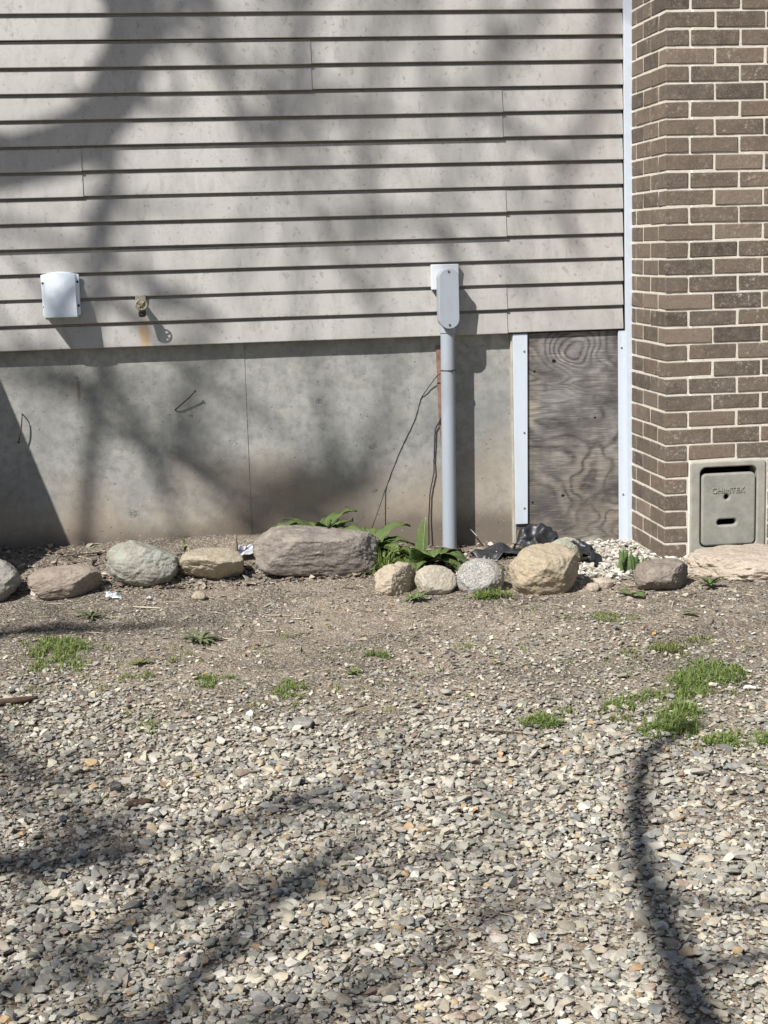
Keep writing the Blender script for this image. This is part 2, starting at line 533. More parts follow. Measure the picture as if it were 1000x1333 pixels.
M_TRIM = painted('white_trim', (0.55, 0.605, 0.672), (0.42, 0.42, 0.40), 0.36, 0.5, 0.4)  # white metal with the sky's reflected blue put into its base colour
M_VENT = painted('vent_plastic', (0.84, 0.89, 0.94), (0.45, 0.42, 0.38), 0.4, 0.5, 0.3)
M_PVC = painted('grey_conduit', (0.315, 0.345, 0.385), (0.25, 0.25, 0.25), 0.48, 0.4, 0.5)
M_BLOCK = painted('white_block', (0.60, 0.62, 0.645), (0.5, 0.48, 0.44), 0.45, 0.4, 0.4)
M_BRASS = plain('weathered_brass', (0.30, 0.27, 0.19), 0.6, 0.4, 0.3, 0.3, 60)
M_DARKMETAL = plain('rusty_steel', (0.06, 0.045, 0.035), 0.7, 0.4, 0.4, 0.4, 80)
M_STEEL = plain('bright_steel', (0.5, 0.5, 0.5), 0.35, 0.5, 0.9, 0.2, 80)
M_BLACK = plain('black_rubber', (0.018, 0.018, 0.02), 0.55, 0.4, 0, 0.3, 60)
M_DARK = plain('soot', (0.012, 0.011, 0.01), 0.95, 0.1, 0, 0.3, 40)
M_REDSTRIP = plain('red_brown_strip', (0.24, 0.15, 0.115), 0.8, 0.3, 0, 0.35, 24, 0.4)
M_CAULK = plain('pale_caulk', (0.36, 0.335, 0.28), 0.7, 0.3, 0, 0.2, 20)
M_FILM = plain('black_landscape_film', (0.026, 0.027, 0.030), 0.42, 0.5, 0, 0.5, 30, 0.4)
M_FOIL = plain('white_film', (0.46, 0.48, 0.52), 0.35, 0.5, 0, 0.15, 40, 0.3)
M_WOODGREY = plain('old_grey_wood', (0.22, 0.18, 0.14), 0.9, 0.15, 0, 0.35, 14, 0.5)
M_BARK = plain('dark_bark', (0.075, 0.05, 0.036), 0.95, 0.15, 0, 0.5, 60, 1.0)
M_TREEBARK = plain('tree_bark', (0.13, 0.105, 0.085), 0.95, 0.1, 0, 0.4, 14, 1.0)
M_STRAW = plain('dry_straw', (0.42, 0.35, 0.24), 0.85, 0.2, 0, 0.3, 60, 0.3)

# ---- rocks
def rockmat(name, c1, c2, c3=None, nscale=7.0, speck=None, speck_amt=0.6, lichen=None, bump=0.6, fine=90.0):
    m = Mat(name, 0.9, 0.18)
    O = m.obj()
    c = m.mix(m.ramp(m.noise(O, nscale, 6, 0.62, 0.3), [(0.3, 0.0), (0.7, 1.0)]), c1, c2)
    if c3:
        c = m.mix(m.ramp(m.noise(O, nscale * 0.7, 4, 0.6, 0.5), [(0.52, 0.0), (0.68, 0.8)]), c, c3)
    c = m.mix(m.ramp(m.noise(O, fine, 4, 0.7), [(0.36, 0.45), (0.55, 0.0)]), c, tuple(x * 0.5 for x in c1))
    if speck:
        c = m.mix(m.ramp(m.noise(O, 190, 3, 0.6), [(0.50, 0.0), (0.58, speck_amt)]), c, speck)
    c = m.mix(m.math('MULTIPLY', m.ramp(m.noise(O, 14, 5, 0.7), [(0.45, 0.0), (0.65, 0.55)]), m.rng(m.sep(m.geo.outputs['Normal'])[2], 0.0, 0.8)), c, (0.37, 0.325, 0.265))
    if lichen:
        l = m.math('MULTIPLY', m.ramp(m.noise(O, 10, 5, 0.7), [(0.48, 0.0), (0.58, 0.8)]), m.rng(m.sep(m.geo.outputs['Normal'])[2], -0.1, 0.5))
        c = m.mix(l, c, lichen)
    return m.done(c, None, m.bump(m.noise(O, fine * 1.3, 5, 0.7), bump, 0.004, m.bump(m.noise(O, 22, 5, 0.6), bump, 0.012)))

# ---- ground
m = Mat('dusty_soil', 0.97, 0.1)
P = m.geo.outputs['Position']
S = m.sep()
c = m.mix(m.ramp(m.noise(P, 3.2, 5, 0.62), [(0.3, 0.0), (0.7, 1.0)]), (0.17, 0.130, 0.092), (0.375, 0.305, 0.222))
dk = m.ramp(m.noise(m.pos((1.0, 1.7, 1), off=(4.2, 1.1, 0)), 1.9, 5, 0.65, 0.4), [(0.46, 0.0), (0.60, 0.9)])
c = m.mix(dk, c, (0.115, 0.092, 0.072))
lf = m.math('ADD', S[0], m.math('MULTIPLY', m.math('SUBTRACT', m.noise(P, 4, 4), 0.5), 0.6))
lfb = m.math('MULTIPLY', m.rng(lf, -0.35, -0.8, 0, 0.7), m.rng(S[1], -1.6, -1.0, 0, 1))
c = m.mix(lfb, c, (0.125, 0.100, 0.078))
gr = m.voro(P, 150.0, out='Color')
sg = m.n('ShaderNodeSeparateColor')
m.put(sg.inputs[0], gr)
c = m.mix(m.ramp(sg.outputs[0], [(0.55, 0.0), (0.75, 0.75)]), c, (0.40, 0.365, 0.31))
c = m.mix(m.ramp(sg.outputs[1], [(0.62, 0.0), (0.8, 0.6)]), c, (0.12, 0.105, 0.09))
pale = m.math('MULTIPLY', m.rng(m.math('ADD', S[0], m.math('MULTIPLY', m.math('SUBTRACT', m.noise(P, 8, 4), 0.5), 0.35)), 0.70, 0.82), m.rng(S[1], -0.75, -0.5))
c = m.mix(m.math('MULTIPLY', pale, 0.8), c, (0.50, 0.455, 0.38))
hh = m.math('ADD', m.math('MULTIPLY', m.voro(P, 150.0), -0.6), m.noise(P, 60, 5, 0.7))
M_SOIL = m.done(c, None, m.bump(hh, 0.9, 0.008, m.bump(m.noise(P, 14, 5, 0.65), 0.6, 0.03)))

m = Mat('crushed_stone', 0.88, 0.22)
P = m.geo.outputs['Position']
a = m.attr('stone_color')
c = m.mix(m.ramp(m.noise(P, 110, 4, 0.65), [(0.3, 0.35), (0.65, 0.0)]), a, m.mix(1.0, a, (0.55, 0.52, 0.5), 'MULTIPLY'))
c = m.mix(m.ramp(m.noise(P, 40, 4, 0.65), [(0.46, 0.0), (0.70, 0.55)]), c, (0.40, 0.375, 0.325))
M_STONE = m.done(c, None, m.bump(m.noise(P, 260, 4, 0.7), 0.5, 0.002))

def leafmat(name, c1, c2, nscale=25.0, rough=0.5, trans=0.3):
    m = Mat(name, rough, 0.35)
    P = m.geo.outputs['Position']
    c = m.mix(m.ramp(m.noise(P, nscale, 4, 0.6), [(0.3, 0.0), (0.7, 1.0)]), c1, c2)
    m.done(c, None, m.bump(m.noise(P, nscale * 5, 3), 0.25, 0.002))
    t = m.n('ShaderNodeBsdfTranslucent')
    m.put(t.inputs['Color'], m.mix(1.0, c, (1.2, 1.3, 0.5), 'MULTIPLY'))
    mx = m.n('ShaderNodeMixShader')
    mx.inputs[0].default_value = trans
    out = m.nt.nodes['Material Output']
    m.nt.links.new(m.b.outputs[0], mx.inputs[1])
    m.nt.links.new(t.outputs[0], mx.inputs[2])
    m.nt.links.new(mx.outputs[0], out.inputs['Surface'])
    return m.m

M_GRASS = leafmat('grass_blades', (0.100, 0.160, 0.038), (0.27, 0.32, 0.11), 90)
M_GRASSY = leafmat('pale_grass', (0.13, 0.165, 0.05), (0.30, 0.305, 0.13), 60)
m = Mat('broad_leaf', 0.5, 0.35)
O = m.obj()
S = m.sep(O)
P = m.geo.outputs['Position']
c = m.mix(m.ramp(m.noise(P, 24, 4, 0.6), [(0.3, 0.0), (0.7, 1.0)]), (0.095, 0.155, 0.045), (0.175, 0.235, 0.080))
c = m.mix(m.ramp(m.rnd(), [(0.0, 0.0), (1.0, 0.45)]), c, (0.125, 0.155, 0.060))
ay = m.math('ABSOLUTE', S[1])
vein = m.math('SINE', m.math('MULTIPLY', m.math('SUBTRACT', S[0], m.math('MULTIPLY', ay, 0.9)), 520.0))
c = m.mix(m.ramp(vein, [(0.55, 0.0), (1.0, 0.35)]), c, (0.19, 0.235, 0.10))
c = m.mix(m.rng(ay, 0.0026, 0.0010), c, (0.27, 0.30, 0.15))
c = m.mix(m.ramp(m.noise(P, 70, 3), [(0.64, 0.0), (0.72, 0.5)]), c, (0.20, 0.17, 0.08))
m.done(c, None, m.bump(vein, 0.35, 0.003, m.bump(m.noise(P, 60, 3), 0.5, 0.006)))
t = m.n('ShaderNodeBsdfTranslucent')
m.put(t.inputs['Color'], m.mix(1.0, c, (1.2, 1.3, 0.5), 'MULTIPLY'))
mx = m.n('ShaderNodeMixShader')
mx.inputs[0].default_value = 0.28
m.nt.links.new(m.b.outputs[0], mx.inputs[1])
m.nt.links.new(t.outputs[0], mx.inputs[2])
m.nt.links.new(mx.outputs[0], m.nt.nodes['Material Output'].inputs['Surface'])
M_LEAF = m.m
M_SHOOT = leafmat('green_shoot', (0.10, 0.17, 0.05), (0.19, 0.26, 0.10), 30)
M_GREYLEAF = leafmat('grey_green_leaf', (0.14, 0.17, 0.08), (0.24, 0.26, 0.14), 30)

# ------------------------------------------------------------------ ground sheet
def axis(lo, hi, step, far):
    mid = np.arange(lo, hi + step / 2, step)
    ext = step * 1.35 ** np.arange(1, 60)
    ext = np.cumsum(ext)
    ext = ext[ext < far]
    return np.concatenate([lo - ext[::-1], mid, hi + ext])

gx = axis(-2.2, 2.0, 0.013, 400.0)
gy = axis(-4.4, 0.06, 0.013, 400.0)
gy = gy[gy < 40]
X, Y = np.meshgrid(gx, gy)
Z = ground_z(X, Y)
nearm = (np.abs(X) < 2.5) & (Y > -4.6) & (Y < 0.2)
Z = Z + np.where(nearm, 0.0035 * fbm(X * 42, Y * 42, 0, 3, 21) + 0.003 * np.abs(fbm(X * 17, Y * 17, 0, 2, 31)), 0)
Z = Z + np.where(nearm, 0.02 * smooth(-0.35, 0.0, Y) * smooth(-1.4, -0.9, X) * smooth(-0.1, -0.4, X), 0)
nX, nY = len(gx), len(gy)
ii, jj = np.meshgrid(np.arange(nX - 1), np.arange(nY - 1))
q = (jj * nX + ii).ravel()
F = np.stack([q, q + 1, q + 1 + nX, q + nX], -1)
ground = add('ground', mesh_np('ground', np.stack([X.ravel(), Y.ravel(), Z.ravel()], -1), F, True), M_SOIL)
ground['kind'] = 'structure'

# ------------------------------------------------------------------ the house wall
house = empty('house', (-1.5, 0.1, 0), 'house wall of beige horizontal siding above a grey concrete foundation', 'house')
def child(o, parent):                      # keep world placement under a moved Empty
    o.parent = parent
    o.matrix_parent_inverse = Matrix.Translation(parent.location).inverted()
    return o

EXPO = 0.1016
PROF = [(0.0300, 0.0034), (0.0012, 0.0), (0.0, 0.0024), (0.0020, 0.02), (0.0126, EXPO - 0.0125), (0.0215, EXPO - 0.0095), (0.0290, EXPO - 0.0005)]  # course tops shaped deeper than real vinyl to darken the gap under each lip
def siding_panel(x0, x1, zb, front, seed):   # seed is the row's: laps follow each other
    pr = [(y, z) for y, z in PROF] + [(y, z + EXPO) for y, z in PROF] + [(0.0290, 2 * EXPO + 0.0015)]
    ring = pr + [(y + 0.0016, z + 0.0003) for y, z in pr[::-1]]
    xs = np.linspace(x0, x1, max(3, int((x1 - x0) / 0.07)))
    rg = np.random.default_rng(seed)
    wob = 0.0011 * fbm(xs * 1.7, np.full_like(xs, seed), 0, 3, 3)
    woz = 0.0012 * fbm(xs * 1.1, np.full_like(xs, seed + 5), 0, 2, 8)
    R = np.array(ring)
    bulge = np.sin(np.clip(R[:, 1] / EXPO % 1.0, 0, 1) * np.pi)
    V = np.empty((len(xs), len(ring), 3))
    V[:, :, 0] = xs[:, None]
    V[:, :, 1] = R[None, :, 0] + front + wob[:, None] * (0.4 + bulge[None, :])
    V[:, :, 2] = R[None, :, 1] + zb + woz[:, None]
    n, k = len(xs), len(ring)
    i = np.arange(n - 1)[:, None]
    j = np.arange(k)[None, :]
    Fq = np.stack([i * k + j, (i + 1) * k + j, (i + 1) * k + (j + 1) % k, i * k + (j + 1) % k], -1).reshape(-1, 4)
    e0 = np.array([[t, t + 1, k - 2 - t, k - 1 - t] for t in range(k // 2 - 1)])
    me = mesh_np('siding_panel', V.reshape(-1, 3), [Fq, e0, (e0 + (n - 1) * k)[:, ::-1]], True)
    me.set_sharp_from_angle(angle=math.radians(25))
    return child(add('siding_panel', me, M_SIDING), house)

ZB = 2.2 - 13 * EXPO
joints = {0: 0.559, 2: 0.561, 3: -1.181, 4: 0.551, 5: -0.239, 7: -1.5, 8: 0.4, 9: -0.6, 10: 0.7, 11: -1.0, 12: 0.2}
for r in range(13):
    zb = ZB + r * 2 * EXPO
    J = joints.get(r, -2.3)
    siding_panel(J - 0.03, 1.066, zb + 0.0012, 0.0, 100 + r)
    L = J - 3.66
    siding_panel(max(L, -4.6), J, zb - 0.0014, -0.0046, 100 + r)
    if L > -4.6:
        siding_panel(-4.6, L, zb, -0.0092, 100 + r)

bm = bmesh.new()
bm_box(bm, -4.6, 1.8, 0.0345, 0.22, ZB + 0.004, 3.62)
child(from_bm('sheathing', bm, M_WOODGREY), house)

# foundation with a form seam
xs = np.sort(np.concatenate([np.arange(-4.6, 0.5861, 0.03), [-0.5585, -0.5572, -0.5558, -0.5545, 0.5865]]))
zs = np.linspace(-0.35, 0.876, 42)
X, Zg = np.meshgrid(xs, zs)
Yg = 0.045 + 0.0016 * fbm(X * 3, Zg * 3, 0, 4, 4)
Yg = Yg + np.where(X < -0.556, -0.0010, 0.0)
Yg = Yg + np.where(np.abs(X + 0.5565) < 0.002, 0.0018 + 0.001 * vnoise(X * 9, Zg * 14, 0, 3), 0.0)
V = np.stack([X.ravel(), Yg.ravel(), Zg.ravel()], -1)
nX = len(xs)
ii, jj = np.meshgrid(np.arange(nX - 1), np.arange(len(zs) - 1))
q = (jj * nX + ii).ravel()
F = np.stack([q, q + 1, q + 1 + nX, q + nX], -1)
base = len(V)
Vb = V.copy(); Vb[:, 1] = 0.26
ring = list(range(nX)) + [nX * (j + 1) - 1 for j in range(1, len(zs))] + [nX * (len(zs) - 1) + i for i in range(nX - 2, -1, -1)] + [nX * j for j in range(len(zs) - 2, 0, -1)]
side = np.array([[ring[i], ring[i] + base, ring[(i + 1) % len(ring)] + base, ring[(i + 1) % len(ring)]] for i in range(len(ring))])
me = mesh_np('foundation', np.vstack([V, Vb]), [F, F[:, ::-1] + base, side], True)
me.set_sharp_from_angle(angle=math.radians(40))
child(add('foundation', me, M_CONC), house)

bm = bmesh.new()
bm_box(bm, 0.594, 1.16, 0.022, 0.04, -0.12, 0.874)
o = child(from_bm('plywood_panel', bm, M_PLY), house)
o['label'] = 'grey weathered plywood with dark swirling grain'
bm = bmesh.new()
bm_box(bm, 0.588, 1.6, 0.046, 0.2, -0.3, 0.874)
child(from_bm('sill_backing', bm, M_WOODGREY), house)
bm = bmesh.new()
bm_box(bm, 0.576, 0.5925, 0.019, 0.06, -0.08, 0.876, 0.003)
child(from_bm('caulk_bead', bm, M_CAULK), house)

def trim_box(name, pts, y0, y1):
    """vertical strip given by four x,z corners (lower-left, lower-right, upper-right, upper-left)"""
    bm = bmesh.new()
    a = [bm.verts.new((x, y0, z)) for x, z in pts]
    b = [bm.verts.new((x, y1, z)) for x, z in pts]
    bm.faces.new(a); bm.faces.new(b[::-1])
    for i in range(4):
        bm.faces.new((a[i], b[i], b[(i + 1) % 4], a[(i + 1) % 4]))
    bmesh.ops.bevel(bm, geom=list(bm.edges), offset=0.0015, segments=2, affect='EDGES')
    return child(from_bm(name, bm, M_TRIM, sm=40), house)

trim_box('trim_strip', [(0.586, 0.050), (0.640, 0.050), (0.648, 0.8745), (0.584, 0.8745)], 0.010, 0.0185)
trim_box('trim_strip', [(1.049, -0.06), (1.096, -0.06), (1.092, 0.8745), (1.046, 0.8745)], 0.008, 0.0185)
trim_box('corner_trim', [(1.080, -0.06), (1.117, -0.06), (1.0955, 3.6), (1.0575, 3.6)], -0.013, 0.0065)
# screws in the strips
for (x, z, y) in ((0.632, 0.80, 0.010), (0.625, 0.12, 0.010), (1.060, 0.80, 0.008), (1.066, 0.16, 0.008), (0.628, 0.45, 0.010)):
    bm = bmesh.new()
    bm_cyl(bm, (x, y - 0.0025, z), (x, y + 0.002, z), 0.0045, 0.0045, 10)
    child(from_bm('screw', bm, M_STEEL, sm=40), house)

# ------------------------------------------------------------------ the chimney
CX, CY = 1.1, -0.47
COURSE, BH = 0.0677, 0.0577
BL, BW, JT = 0.1935, 0.0920, 0.0097
chimney = empty('chimney', (1.8, -0.2, 0), 'brown brick chimney stack with cream mortar beside the siding', 'chimney')
def brick_mesh(lx, ly, seed, hz=BH):
    bm = bmesh.new()
    bm_box(bm, -lx / 2, lx / 2, -ly / 2, ly / 2, -hz / 2, hz / 2, 0.0026)
    rg = random.Random(seed)
    for v in bm.verts:
        v.co += Vector((rg.uniform(-1, 1), rg.uniform(-1, 1), rg.uniform(-1, 1))) * 0.0015
    bmesh.ops.triangulate(bm, faces=[f for f in bm.faces if len(f.verts) > 4])
    bmesh.ops.recalc_face_normals(bm, faces=bm.faces)
    me = bpy.data.meshes.new('brick')
    bm.to_mesh(me)
    bm.free()
    me.materials.append(M_BRICK)
    return me
FM = [brick_mesh(BL, BW, i) for i in range(5)]
LM = [brick_mesh(BW, BL, 10 + i) for i in range(5)]
FRX0, FRX1, FRZ0, FRZ1 = 1.207, 1.527, -0.03, 0.362
bricks_rest = []
def put_brick(x0, x1, y0, y1, zc, seed):
    rg = random.Random(seed)
    lx, ly = x1 - x0, y1 - y0
    if lx < 0.012 or ly < 0.012:
        return
    cx, cy = (x0 + x1) / 2, (y0 + y1) / 2
    dv = Vector((rg.uniform(-.0008, .0002), rg.uniform(-.0022, .0004), rg.uniform(-.0010, .0010)))
    vis = (cx < 1.80 and -0.05 < zc < 2.36)
    if abs(lx - BL) < 1e-4 and abs(ly - BW) < 1e-4:
        me = rg.choice(FM)
    elif abs(lx - BW) < 1e-4 and abs(ly - BL) < 1e-4:
        me = rg.choice(LM)
    else:
        me = brick_mesh(lx, ly, seed)
    loc = Vector((cx, cy, zc)) + dv
    rz = rg.uniform(-0.003, 0.003)
    if vis:
        o = bpy.data.objects.new('brick', me)
        COL.objects.link(o)
        o.location = loc
        o.rotation_euler = (0, rg.uniform(-0.004, 0.004), rz)
        child(o, chimney)
    else:
        bricks_rest.append((me, loc))

XR = CX + 1.35
for k in range(-18, 34):
    zc = 2.124 - COURSE * k - COURSE / 2
    even = (k % 2 == 0)
    spans = []
    # front face
    x = CX
    first = BL if even else BW
    fd = BW if even else BL
    seq = [(x, x + first, CY, CY + fd)]
    x += first + JT
    while x < XR:
        seq.append((x, min(x + BL, XR), CY, CY + BW))
        x += BL + JT
    # left face (the corner brick already covers fd)
    y = CY + fd + JT
    while y < 0.0:
        seq.append((CX, CX + BW, y, min(y + BL, -0.004)))
        y += BL + JT
    for t, (x0, x1, y0, y1) in enumerate(seq):
        infr = (zc + BH / 2 > FRZ0 and zc - BH / 2 < FRZ1 + 0.006)
        if infr and y0 <= CY + 0.001 and x1 > FRX0 - 0.006 and x0 < FRX1 + 0.008:
            if x0 < FRX0 - 0.03:
                put_brick(x0, min(x1, FRX0 - 0.009), y0, y1, zc, k * 50 + t + 3000)
            if x1 > FRX1 + 0.03:
                put_brick(max(x0, FRX1 + 0.011), x1, y0, y1, zc, k * 50 + t + 6000)
            continue
        put_brick(x0, x1, y0, y1, zc, k * 50 + t + 1000)
if bricks_rest:
    Vs, Fs, off = [], {}, 0
    for me, loc in bricks_rest:
        co = np.empty(len(me.vertices) * 3, np.float32)
        me.vertices.foreach_get('co', co)
        Vs.append(co.reshape(-1, 3) + np.array(loc))
        for p in me.polygons:
            Fs.setdefault(len(p.vertices), []).append([v + off for v in p.vertices])
        off += len(me.vertices)
    o = child(add('brickwork', mesh_np('brickwork', np.vstack(Vs), [np.array(f) for f in Fs.values()]), M_BRICK), chimney)
    o['kind'] = 'stuff'

# mortar: uneven sheets 5 mm behind the brick faces, open behind the cleanout
def mortar_sheet(x0, x1, y0, y1, z0, z1, step=0.012):
    """front-facing (y0==y1) or left-facing (x0==x1) sheet"""
    zz = np.arange(z0, z1 + step, step)
    if y0 == y1:
        uu = np.arange(x0, x1 + step, step); uu[-1] = x1
        U, W = np.meshgrid(uu, zz)
        V = np.stack([U, np.full_like(U, y0) + 0.0011 * fbm(U * 35, W * 35, 0, 3, 71), W], -1)
    else:
        uu = np.arange(y0, y1 + step, step); uu[-1] = y1
        U, W = np.meshgrid(uu, zz)
        V = np.stack([np.full_like(U, x0) + 0.0006 * fbm(U * 35, W * 35, 0, 3, 72), U, W], -1)
    n = len(uu)
    ii, jj = np.meshgrid(np.arange(n - 1), np.arange(len(zz) - 1))
    q = (jj * n + ii).ravel()
    return V.reshape(-1, 3), np.stack([q, q + 1, q + 1 + n, q + n], -1)
parts = []
MI = 0.0030
zlo, zhi = -0.2, 3.4
parts.append(mortar_sheet(CX + MI, FRX0 + 0.004, CY + MI, CY + MI, zlo, zhi))
parts.append(mortar_sheet(FRX1 - 0.004, XR, CY + MI, CY + MI, zlo, zhi, 0.016))
parts.append(mortar_sheet(FRX0 + 0.004, FRX1 - 0.004, CY + MI, CY + MI, FRZ1 - 0.006, zhi))
V, F = mortar_sheet(CX + 0.0026, CX + 0.0026, CY + MI, 0.0, zlo, zhi)
parts.append((V, F[:, ::-1]))
Vs, Fs, off = [], [], 0
for V, F in parts:
    Vs.append(V); Fs.append(F + off); off += len(V)
child(add('mortar', mesh_np('mortar', np.vstack(Vs), np.vstack(Fs), True), M_MORTAR), chimney)
bm = bmesh.new()
bm_box(bm, CX + 0.02, FRX0 + 0.03, CY + 0.02, 0.0, -0.2, 3.39)
bm_box(bm, FRX1 - 0.03, XR - 0.002, CY + 0.022, 0.0, -0.2, 3.39)
bm_box(bm, FRX0 + 0.031, FRX1 - 0.031, CY + 0.15, -0.001, -0.2, 3.388)
bm_box(bm, FRX0 + 0.031, FRX1 - 0.031, CY + 0.02, CY + 0.149, FRZ1 - 0.004, 3.386)
child(from_bm('stack_core', bm, M_DARK), chimney)

# cleanout: cast frame with a loose cast door
cx0, cx1 = 1.249, 1.490
frame = plate('cleanout_frame', [rrect(FRX0, FRX1, FRZ0, FRZ1 - 0.004, 0.012), rrect(cx0, cx1, 0.002, 0.334, 0.026)[::-1]], 0.09, 0.006, M_FRAME, None, CY - 0.006)
child(frame, chimney)
door = plate('cleanout_door', [rrect(1.2555, 1.4845, 0.0085, 0.307, 0.020), ell(1.362, 0.209, 0.0105, 0.0115)[::-1], rrect(1.322, 1.404, 0.092, 0.117, 0.012)[::-1]], 0.036, 0.008, M_CAST, None, CY - 0.006, 3)
child(door, chimney)
tc = bpy.data.curves.new('lettering', 'FONT')
tc.body = 'CHIMTEK'
tc.size = 0.0325
tc.align_x = 'CENTER'
tc.space_character = 1.04
tc.extrude = 0.0018
tc.bevel_depth = 0.0007
to = bpy.data.objects.new('lettering', tc)
COL.objects.link(to)
me = bpy.data.meshes.new_from_object(to.evaluated_get(bpy.context.evaluated_depsgraph_get()))
bpy.data.objects.remove(to)
me.materials.clear()
me.transform(Matrix.Translation((1.366, CY - 0.0066, 0.2265)) @ Matrix.Rotation(math.radians(0.6), 4, 'Y') @ Matrix.Rotation(math.pi / 2, 4, 'X'))
lt = add('lettering', me, M_CAST, door)
lt.matrix_parent_inverse = Matrix.Translation(-Vector((0, 0, 0)))

# ------------------------------------------------------------------ fixtures on the wall
# dryer vent hood
vent = empty('vent_hood', (-1.295, 0, 1.10), 'white plastic vent hood with sloping face mounted on the siding', 'vent hood')
vx, vz0, vz1 = -1.294, 1.012, 1.180
arch = [(vx - 0.075, vz0 + 0.004), (vx + 0.075, vz0 + 0.004), (vx + 0.0765, vz1)]
for i in range(1, 12):
    t = i / 12
    arch.append((vx + 0.0765 - 0.153 * t, vz1 + 0.012 * math.sin(math.pi * t)))
arch.append((vx - 0.0765, vz1))
child(plate('flange', [arch], 0.012, 0.002, M_VENT, None, -0.014), vent)
# hood: closed wedge, open below
bm = bmesh.new()
prof = [(vz1 + 0.004, -0.014), (vz1 - 0.002, -0.020), (vz1 - 0.02, -0.040), (vz1 - 0.05, -0.066), (vz1 - 0.09, -0.086), (vz0 + 0.02, -0.100), (vz0, -0.104)]
n = 9
def hood_pt(z, y, t):
    half = 0.062 + 0.004 * (vz1 - z) / 0.17
    return Vector((vx + half * t, y + 0.004 * t * t * (1 if y < -0.02 else 0), z + (0.004 * (1 - t * t) if z > vz1 - 0.01 else 0)))
rows = []
for z, y in prof:
    rows.append([bm.verts.new(hood_pt(z, y, -1 + 2 * i / (n - 1))) for i in range(n)])
for a, b in zip(rows, rows[1:]):
    for i in range(n - 1):
        bm.faces.new((a[i], b[i], b[i + 1], a[i + 1]))
for e, s in ((0, 1), (n - 1, -1)):
    back = [bm.verts.new((rows[k][e].co.x, -0.012, rows[k][e].co.z)) for k in range(len(rows))]
    for k in range(len(rows) - 1):
        bm.faces.new((rows[k][e], rows[k + 1][e], back[k + 1], back[k])[::s])
bmesh.ops.solidify(bm, geom=bm.faces[:], thickness=0.0025)
child(from_bm('hood', bm, M_VENT, sm=50), vent)
bm = bmesh.new()
bm_box(bm, vx - 0.06, vx + 0.06, -0.085, -0.015, vz0 + 0.022, vz0 + 0.026)
child(from_bm('flap', bm, M_DARK), vent)
for (x, z) in ((vx - 0.0695, 1.148), (vx + 0.0695, 1.150), (vx - 0.0695, 1.052), (vx + 0.0695, 1.054)):
    bm = bmesh.new()
    bm_cyl(bm, (x, -0.0185, z), (x, -0.013, z), 0.0048, 0.0048, 10)
    child(from_bm('screw', bm, M_DARKMETAL, sm=40), vent)

# hose faucet
bib = empty('hose_faucet', (-0.972, 0, 1.045), 'small brass hose faucet with round handle and rust stain below', 'faucet')
fx, fz = -0.972, 1.062
bm = bmesh.new()
bm_box(bm, fx - 0.024, fx + 0.020, -0.008, 0.004, fz - 0.006, fz + 0.028, 0.003)
child(from_bm('mounting_flange', bm, M_CAULK), bib)
bm = bmesh.new()
bm_cyl(bm, (fx, 0.0, fz - 0.004), (fx, -0.058, fz - 0.010), 0.0125, 0.0135, 16)
bm_cyl(bm, (fx, -0.048, fz - 0.006), (fx, -0.072, fz - 0.044), 0.015, 0.0135, 16)
bm_cyl(bm, (fx, -0.045, fz - 0.01), (fx, -0.075, fz - 0.002), 0.0165, 0.012, 6)
child(from_bm('body', bm, M_BRASS, sm=40), bib)
bm = bmesh.new()
bm_torus(bm, (fx + 0.001, -0.092, fz - 0.010), (0, -1, 0.25), 0.0215, 0.0034, 30, 8)
for i in range(4):
    t = math.radians(45 + 90 * i)
    bm_cyl(bm, (fx + 0.001, -0.090, fz - 0.010), (fx + 0.001 + 0.021 * math.cos(t), -0.092 - 0.005 * math.sin(t) * 0, fz - 0.010 + 0.021 * math.sin(t)), 0.0032, 0.0028, 8)
bm_cyl(bm, (fx + 0.001, -0.072, fz - 0.006), (fx + 0.001, -0.098, fz - 0.0115), 0.006, 0.006, 10)
child(from_bm('handle', bm, M_BRASS, sm=40), bib)
bm = bmesh.new()
bm_cyl(bm, (fx + 0.002, -0.068, fz - 0.038), (fx + 0.003, -0.076, fz - 0.056), 0.0155, 0.0150, 16)
child(from_bm('spout', bm, M_BLACK, sm=40), bib)

# electrical conduit with its elbow fitting
con = empty('electrical_conduit', (0.288, -0.04, -0.05), 'grey electrical conduit pipe rising from the soil to a capped elbow on the siding', 'conduit')
ex = 0.294
child(plate('mounting_block', [rrect(0.233, 0.350, 1.072, 1.177, 0.004)], 0.026, 0.003, M_BLOCK, None, -0.022), con)
child(plate('elbow_body', [rrect(ex - 0.0415, ex + 0.0415, 0.914, 1.158, 0.040, 10)], 0.066, 0.006, M_PVC, None, -0.086, 3), con)
child(plate('elbow_cover', [rrect(ex - 0.0425, ex + 0.0425, 0.911, 1.161, 0.0415, 10)], 0.009, 0.003, M_PVC, None, -0.0955, 3), con)
for z in (1.147, 0.927):
    bm = bmesh.new()
    bm_cyl(bm, (ex, -0.0975, z), (ex, -0.093, z), 0.0052, 0.0052, 10)
    child(from_bm('screw', bm, plain('rusty_screw', (0.13, 0.07, 0.035), 0.7, 0.4, 0.3), sm=40), con)
bm = bmesh.new()
bm_cyl(bm, (0.2820, -0.04, -0.15), (ex - 0.0002, -0.04, 0.93), 0.0300, 0.0300, 32)
child(from_bm('pipe', bm, M_PVC, sm=40), con)
bm = bmesh.new()
bm_cyl(bm, (ex - 0.0008, -0.04, 0.893), (ex, -0.04, 0.95), 0.0335, 0.0335, 32)
child(from_bm('coupling', bm, M_PVC, sm=40), con)

